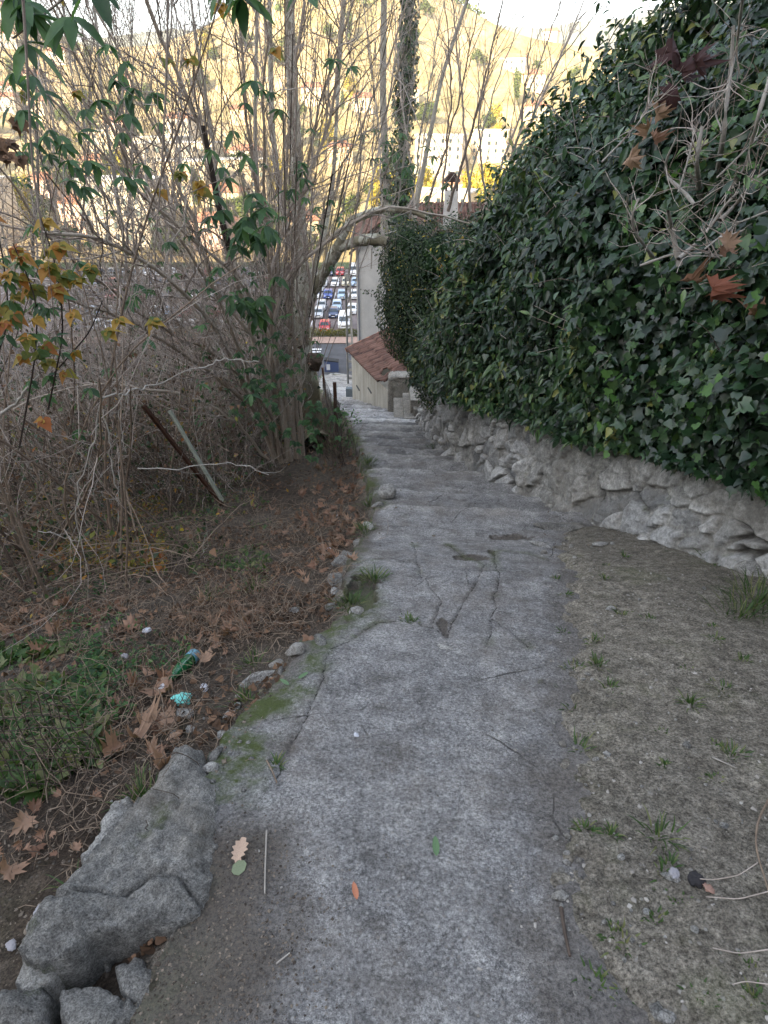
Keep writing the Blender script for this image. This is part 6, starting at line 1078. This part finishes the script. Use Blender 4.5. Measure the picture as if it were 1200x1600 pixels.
T_ = [(385, 1098, .05, .07, 60, 'grass tuft beside the flat pale kerb stone'), (325, 940, .10, .10, 60, 'grass tuft left of the big leaf heap'), (398, 925, .10, .12, 70, 'grass tuft above the big leaf heap'), (395, 1040, .06, .09, 40, 'sparse grass tuft between the leaf heap and the path edge'), (228, 1255, .09, .09, 120, 'bushy green tuft beside the top of the dark boulder'), (130, 1395, .04, .11, 22, 'tall light green blades against the foot of the dark boulder'), (195, 1330, .05, .07, 40, 'grass growing in the seam of the dark boulder'),
      (585, 905, .08, .06, 90, 'grass in the broken patch of the slab'), (548, 945, .08, .07, 100, 'grass at the lower end of the broken patch'), (640, 972, .05, .03, 60, 'short grass in the slab joint'), (580, 790, .10, .10, 120, 'grass on the left edge beside the pale block'), (570, 830, .08, .07, 80, 'grass on the left path edge below the block'), (575, 725, .12, .12, 120, 'grass at the left edge next to the leaf drift'), (890, 778, .12, .12, 160, 'leafy green tuft at the foot of the stone wall by the steps'),
      (1130, 875, .14, .09, 160, 'green tuft at the wall foot on the right'), (1185, 945, .16, .14, 150, 'long grass at the right edge on bare earth'), (1155, 960, .12, .10, 70, 'thinner grass left of the long one at the right edge'), (935, 1040, .04, .05, 50, 'small tuft on the bare earth right of the path'), (1080, 1100, .03, .05, 35, 'small dark tuft farther right on the bare earth'), (1030, 1308, .05, .06, 40, 'flat grass tuft near the dark rag'), (905, 1170, .04, .06, 22, 'wispy tuft on the earth near the concrete edge'), (1120, 1000, .03, .05, 20, 'dry little tuft beside a reddish leaf'),
      (975, 870, .03, .04, 30, 'tiny tuft below the steps on the earth'), (1145, 1180, .04, .04, 40, 'low green plant at the right side of the earth'), (432, 1195, .02, .04, 25, 'little tuft in the slab crack'), (870, 905, .025, .03, 25, 'small sprig at the right border of the slab'), (945, 905, .03, .03, 30, 'yellow green sprig on the bare earth'), (1125, 795, .08, .07, 80, 'green tuft growing on top of the stone wall'), (1070, 785, .05, .05, 50, 'small green tuft in a joint of the stone wall'), (675, 700, .15, .06, 90, 'strip of grass along a step near the wall'), (885, 930, .03, .03, 30, 'dark green sprig on the earth beside the slab')]
for i, (a, b, c, d, e, f) in enumerate(T_): tuft(a, b, c, d, e, f, 600 + i)
rt = np.random.default_rng(555)
for i in range(34):
    a_, b_ = rt.uniform(880, 1195), 870 + 700 * rt.uniform() ** .9; tuft(a_, b_, rt.uniform(.02, .05), rt.uniform(.012, .035), int(rt.uniform(12, 40)), 'tiny sprig of grass on the trodden earth right of the path', 1000 + i, 'tiny grass sprigs on the earth')
# ground cover behind the wire mesh, and thin green on the bank
def strew(r, x0, y0_, x1, y1_, n, zf=gz):
    """points of the ground lying in one region of the view"""
    got = []; k = 0
    while k < n and len(got) < 40:
        Yq = np.exp(r.uniform(np.log(.5), np.log(13), 6 * n + 500)); X = r.uniform(-.9, .5, len(Yq)) * (Yq + .6); z = zf(X, Yq); d = Yq * cp - (z - CZ) * sp; px = 600 + F * X / d; py = 800 - F * (Yq * sp + (z - CZ) * cp) / d
        q = np.stack([X, Yq, z], 1)[(px > x0) & (px < x1) & (py > y0_) & (py < y1_) & (r.uniform(0, 1, len(X)) < (.7 / np.maximum(d, .7)) ** .5)]; got.append(q); k += len(q)
    return np.vstack(got)[:n]
def cover(name, boxes, n, tmpl, size, mat, seed, lift=.03, thr=-.2, zf=gz):
    r = np.random.default_rng(seed); ps = []
    for (x0, y0_, x1, y1_, w) in boxes: ps.append(strew(r, x0, y0_, x1, y1_, int(n * w), zf))
    p = np.vstack(ps); k = vn(p[:, 0] * 2.2, p[:, 1] * 2.2, seed) + .5 * vn(p[:, 0] * 7, p[:, 1] * 7, seed + 1) > thr; p = p[k & (p[:, 1] < 14) & (p[:, 0] < xl(p[:, 1]) - .03)]; n = len(p); p[:, 2] += r.uniform(0, lift, n)
    V, Fc, rr = inst(*tmpl, p, frames(r.normal(size=(n, 3)) * .45 + [0, 0, .8], r.normal(size=(n, 3)) + [0, 0, .25]), size * r.uniform(.5, 1.4, n), r.uniform(0, 1, n)); return tag(mesh_np(name, V, Fc, MAT[mat], None, {'rnd': rr}), kind='stuff')
MAT['hedge2'] = mat_leaf('low_weed_leaf', [(0, (.018, .05, .018)), (.6, (.04, .10, .03)), (1, (.09, .18, .05))], .6, .3, .25)
cover('ground_cover', [(-40, 1000, 175, 1240, .5), (80, 900, 300, 1060, .2), (0, 860, 260, 960, .12), (120, 1040, 220, 1160, .1)], 6500, OV_T, .030, 'hedge2', 701, .06, .15)
cover('grass', [(-40, 1010, 160, 1240, 1)], 5000, SM_T, .07, 'grass', 703, .02); cover('weeds', [(-60, 650, 420, 900, 1)], 12000, SM_T, .04, 'grass', 705, .06, .1); cover('autumn_ground_cover', [(-60, 660, 260, 900, 1)], 8000, IVY_S, .045, 'yellow', 707, .10, .1)
cover('leaf_litter', [(-60, 620, 560, 1000, .8), (0, 1000, 480, 1500, .2)], 15000, IVY_S, .030, 'litter', 709, .02, -.2)
# curly dry vine litter over the bank
r = np.random.default_rng(801); q = np.vstack([strew(r, -60, 640, 575, 1020, 11000), strew(r, 0, 1000, 400, 1350, 2200)]); X, Yq = q[:, 0], q[:, 1]; n = len(X)
dens = .35 + .65 * sstep(-.25, .3, fbm(X * 1.1, Yq * 1.1, 803)); near_ = 1.0; keep = (X < xl(Yq) - .05) & (Yq < 12) & (r.uniform(0, 1, n) < dens * near_); X, Yq = X[keep], Yq[keep]; n = len(X); S = np.stack([X, Yq, gz(X, Yq) + r.uniform(0, .09, n) * np.clip(Yq / 3, .2, 1.5)], 1)
vl = grow(S, np.stack([r.normal(size=n), r.normal(size=n), r.normal(size=n) * .35 + .1], 1), r.uniform(.08, .38, n), r.uniform(.0010, .0026, n), 9, .75, 0, .5, seed=805, grav=.15); tag(twig_mesh('dry_vine_litter', [vl], MAT['dry'], None, np.zeros(3), 3), kind='stuff')
# crumbs of soil, gravel
def scatter_ground(name, n, xr, yr, smin, smax, mat, seed, test, variants=5, pw=2.2, zf=top, flat_=.55):
    r = np.random.default_rng(seed); X = r.uniform(*xr, n); Yq = yr[0] + (yr[1] - yr[0]) * r.uniform(0, 1, n) ** 1.4; k = test(X, Yq, r); X, Yq = X[k], Yq[k]; n = len(X); s = smin + (smax - smin) * r.uniform(0, 1, n) ** (pw * 2); z = zf(X, Yq) + s * .15; V0, F0 = ICO[1]; vs = []
    V = np.repeat(V0[None], n, 0) * (1 + .25 * r.normal(size=(n, len(V0), 1))); V = V * np.stack([np.ones(n), r.uniform(.5, .95, n), r.uniform(.3, .7, n) * flat_ * 1.6], 1)[:, None]; th = r.uniform(0, 6.28, n); c, s_ = np.cos(th), np.sin(th); Vx = V[..., 0] * c[:, None] - V[..., 1] * s_[:, None]; Vy = V[..., 0] * s_[:, None] + V[..., 1] * c[:, None]; V = np.stack([Vx, Vy, V[..., 2]], -1) * s[:, None, None] + np.stack([X, Yq, z], 1)[:, None]
    Fs = (F0[None] + (np.arange(n) * len(V0))[:, None, None]).reshape(-1, 3); return tag(mesh_np(name, V.reshape(-1, 3), Fs, mat, None, {'rnd': np.repeat(r.uniform(0, 1, n), len(V0))}, smooth=False), kind='stuff')
MAT['gravel'] = mat_bark('limestone_gravel', (.11, .10, .085), (.36, .335, .30), sc=3); MAT['crumb'] = mat_bark('soil_crumbs', (.05, .040, .032), (.20, .165, .13), sc=3)
scatter_ground('gravel', 9000, (.2, 2.6), (.35, 4.3), .0015, .009, MAT['gravel'], 811, lambda x, y, r: (x > xc(y) - .12 - .15 * r.uniform(0, 1, len(x)) ** 2) & (x < xw(y)) & (vn(x * 3, y * 3, 7) + .5 * vn(x * 11, y * 11, 8) + .7 * r.normal(size=len(x)) > .1))
scatter_ground('soil_crumbs', 16000, (-2.2, -.1), (.4, 4.5), .002, .010, MAT['crumb'], 813, lambda x, y, r: (x < xl(y) + .03)); scatter_ground('path_grit', 2600, (-.6, 1.1), (.4, 4.5), .001, .0045, MAT['gravel'], 815, lambda x, y, r: (x > xl(y)) & (x < xc(y)))
scatter_ground('soil_crumbs', 9000, (-.55, .0), (.45, 1.15), .001, .0045, MAT['crumb'], 817, lambda x, y, r: np.hypot(x + .40, (y - .76) * .8) + .06 * r.normal(size=len(x)) < .24)
scatter_ground('path_debris', 5000, (-1.5, 1.6), (3.4, 16), .003, .014, MAT['crumb'], 819, lambda x, y, r: (x > xl(y)) & (x < xw(y)) & (vn(x * 1.7, y * 1.2, 5) + .6 * r.normal(size=len(x)) > .35))
# single pebbles one could pick up
peb = []; PB = [mesh_np('pebble_mesh', *rock_V(2, 900 + i, (1, .8, .5), .5), MAT['palerock'] if i % 2 else MAT['rock'], None, smooth=True) for i in range(5)]; meshes = [o.data for o in PB]; [bpy.data.objects.remove(o) for o in PB]
r = np.random.default_rng(821)
def pebble(px, py, s, lab, grp):
    p = PG(px, py); o = bpy.data.objects.new('pebble', meshes[int(r.integers(0, 5))]); COL.objects.link(o); o.location = tuple(p + [0, 0, s * .2]); o.scale = (s,) * 3; o.rotation_euler = (r.normal() * .2, r.normal() * .2, r.uniform(0, 6)); tag(o, lab, 'pebble', grp)
for (px, py, s) in [(868, 1310, .012), (887, 1308, .011), (885, 1333, .012), (885, 1347, .013), (877, 1360, .012), (905, 1345, .010), (877, 1416, .008), (888, 1452, .007)]: pebble(px, py, s, 'pebble in the small cluster at the right border of the concrete', 'pebbles clustered at the concrete border')
for (px, py, s) in [(845, 1066, .018), (868, 1072, .013), (918, 1054, .014), (911, 1063, .012), (925, 1062, .010), (879, 1163, .018), (948, 1178, .016), (930, 1187, .014), (866, 1130, .010), (860, 1148, .010), (893, 855, .022), (898, 872, .015), (850, 865, .03), (957, 850, .02), (1000, 938, .014), (1072, 1165, .02), (970, 1340, .014), (1010, 1425, .012), (1085, 1453, .012), (1130, 1290, .016), (1025, 1580, .022), (1100, 920, .015), (1045, 905, .014)]: pebble(px, py, s, 'loose pebble on the bare earth right of the path', 'pebbles on the bare earth')
for _ in range(70): pebble(r.uniform(880, 1195), r.uniform(860, 1590), r.uniform(.003, .008), 'loose pebble on the bare earth right of the path', 'pebbles on the bare earth')
for _ in range(30): pebble(r.uniform(140, 430), r.uniform(1020, 1260), r.uniform(.005, .012), 'small pebble in the dark earth of the bank', 'pebbles on the bank')

# undergrowth down the bank that closes the view to the street
r = np.random.default_rng(951); n = 1500; by_ = r.uniform(7.0, 15, n); bx_ = -1.7 - r.uniform(0, 1, n) * (.62 * by_); bx_ = np.where(by_ < 9, np.minimum(bx_, -2.0), bx_); S = np.stack([bx_, by_, gz(bx_, by_) + .0], 1)
ug = thing('undergrowth', 'dense dry undergrowth down the bank behind the leaning post', 'undergrowth', (-4.5, 10, gz(-4.5, 10))); uo = np.array(ug.location)
u0 = clear_lane(grow(S, np.stack([r.normal(size=n) * .5, r.normal(size=n) * .4, np.ones(n)], 1), r.uniform(1.0, 3.0, n) * np.clip(.55 + .06 * by_, .8, 1.5), r.uniform(.003, .009, n), 14, .16, .0, .3, seed=952, grav=.10)); S, D, L_, rr_, _ = kids(*u0, 7500, .4, 1.2, .35, 953); u1 = clear_lane(grow(S, D, np.clip(L_, .1, 1.0), np.clip(rr_, .0015, .004), 7, .35, 0, seed=954)); S, D, L_, rr_, _ = kids(*u1, 9000, .4, 1.2, .6, 955); u2 = clear_lane(grow(S, D, np.clip(L_, .1, .5), np.clip(rr_, .0012, .0028), 5, .35, 0, seed=956))
twig_mesh('canes', [u0], MAT['stem'], ug, uo, 4); twig_mesh('twigs', [u1, u2], MAT['dry'], ug, uo, 3); leaves_on(u1[0], 5000, IVY_S, .06, MAT['litter'], 'dead_leaves', ug, uo, 957, jit=.05); leaves_on(u1[0], 7000, SM_T, .07, MAT['green'], 'leaves', ug, uo, 958, jit=.06)

r = np.random.default_rng(971); n = 900; by_ = r.uniform(8.5, 15, n); bx_ = -2.3 - r.uniform(0, 1, n) * (.62 * by_ - .6); S = np.stack([bx_, by_, gz(bx_, by_)], 1)
tb = thing('tall_scrub', 'tall dense scrub screening the street at the left', 'scrub', (-5, 11.5, gz(-5, 11.5))); to_ = np.array(tb.location)
hgt = (CZ + .0 - np.tan(R(PITCH - 21.5)) * by_) - S[:, 2]; t0_ = clear_lane(grow(S, np.stack([r.normal(size=n) * .35, r.normal(size=n) * .3, np.ones(n)], 1), hgt * r.uniform(.6, 1.25, n), r.uniform(.004, .012, n), 16, .13, .02, .3, seed=972)); S, D, L_, rr_, _ = kids(*t0_, 8000, .4, 1.2, .26, 973); t1_ = clear_lane(grow(S, D, np.clip(L_, .15, 1.2), np.clip(rr_, .002, .005), 8, .35, 0, seed=974)); S, D, L_, rr_, _ = kids(*t1_, 13000, .4, 1.2, .6, 975); t2_ = clear_lane(grow(S, D, np.clip(L_, .1, .6), np.clip(rr_, .0016, .003), 5, .35, 0, seed=976))
twig_mesh('canes', [t0_], MAT['stem'], tb, to_, 4); twig_mesh('twigs', [t1_, t2_], MAT['stem'], tb, to_, 3); leaves_on(t1_[0], 5000, SM_T, .08, MAT['litter'], 'dead_leaves', tb, to_, 977, jit=.06); leaves_on(t1_[0], 5000, SM_T, .08, MAT['shrubleaf'], 'leaves', tb, to_, 978, jit=.08)

# ------------------------------------------------------------------ labels of look-alikes: place in the view from left to right
ORD = ['first', 'second', 'third', 'fourth', 'fifth', 'sixth', 'seventh', 'eighth', 'ninth', 'tenth', 'eleventh', 'twelfth', 'thirteenth', 'fourteenth', 'fifteenth', 'sixteenth', 'seventeenth', 'eighteenth', 'nineteenth', 'twentieth']
def ordw(i):
    return ORD[i] if i < 20 else {2: 'twenty', 3: 'thirty', 4: 'forty', 5: 'fifty', 6: 'sixty'}[(i + 1) // 10] + (('-' + ORD[i % 10]) if (i + 1) % 10 else 'th').replace('ytth', 'ieth')
bpy.context.view_layer.update(); groups = {}
for o in bpy.data.objects:
    if o.parent is None and 'label' in o.keys() and 'group' in o.keys(): groups.setdefault((o['group'], o['label']), []).append(o)
for (gname, lb), os_ in groups.items():
    if len(os_) < 2 or any(w in gname for w in ('leaves', 'pebbles')): continue
    def spx(o): p = o.location; return 600 + F * p.x / (p.y * cp - (p.z - CZ) * sp)
    for i, o in enumerate(sorted(os_, key=spx)): o['label'] = lb + ', ' + ordw(i) + ' from the left'

# ------------------------------------------------------------------ the air of the valley
hz = MB().box((250, 1190, 180), (8400, 3300, 460)).build('haze', None); hm = bpy.data.materials.new('pale_valley_air'); hm.use_nodes = True; hn = hm.node_tree.nodes; hn.clear(); ho2 = hn.new('ShaderNodeOutputMaterial'); hv = hn.new('ShaderNodeVolumePrincipled'); hv.inputs['Color'].default_value = (.95, .95, .95, 1); hv.inputs['Density'].default_value = .00022; hm.node_tree.links.new(hv.outputs[0], ho2.inputs['Volume']); hz.data.materials.append(hm); tag(hz, kind='stuff')
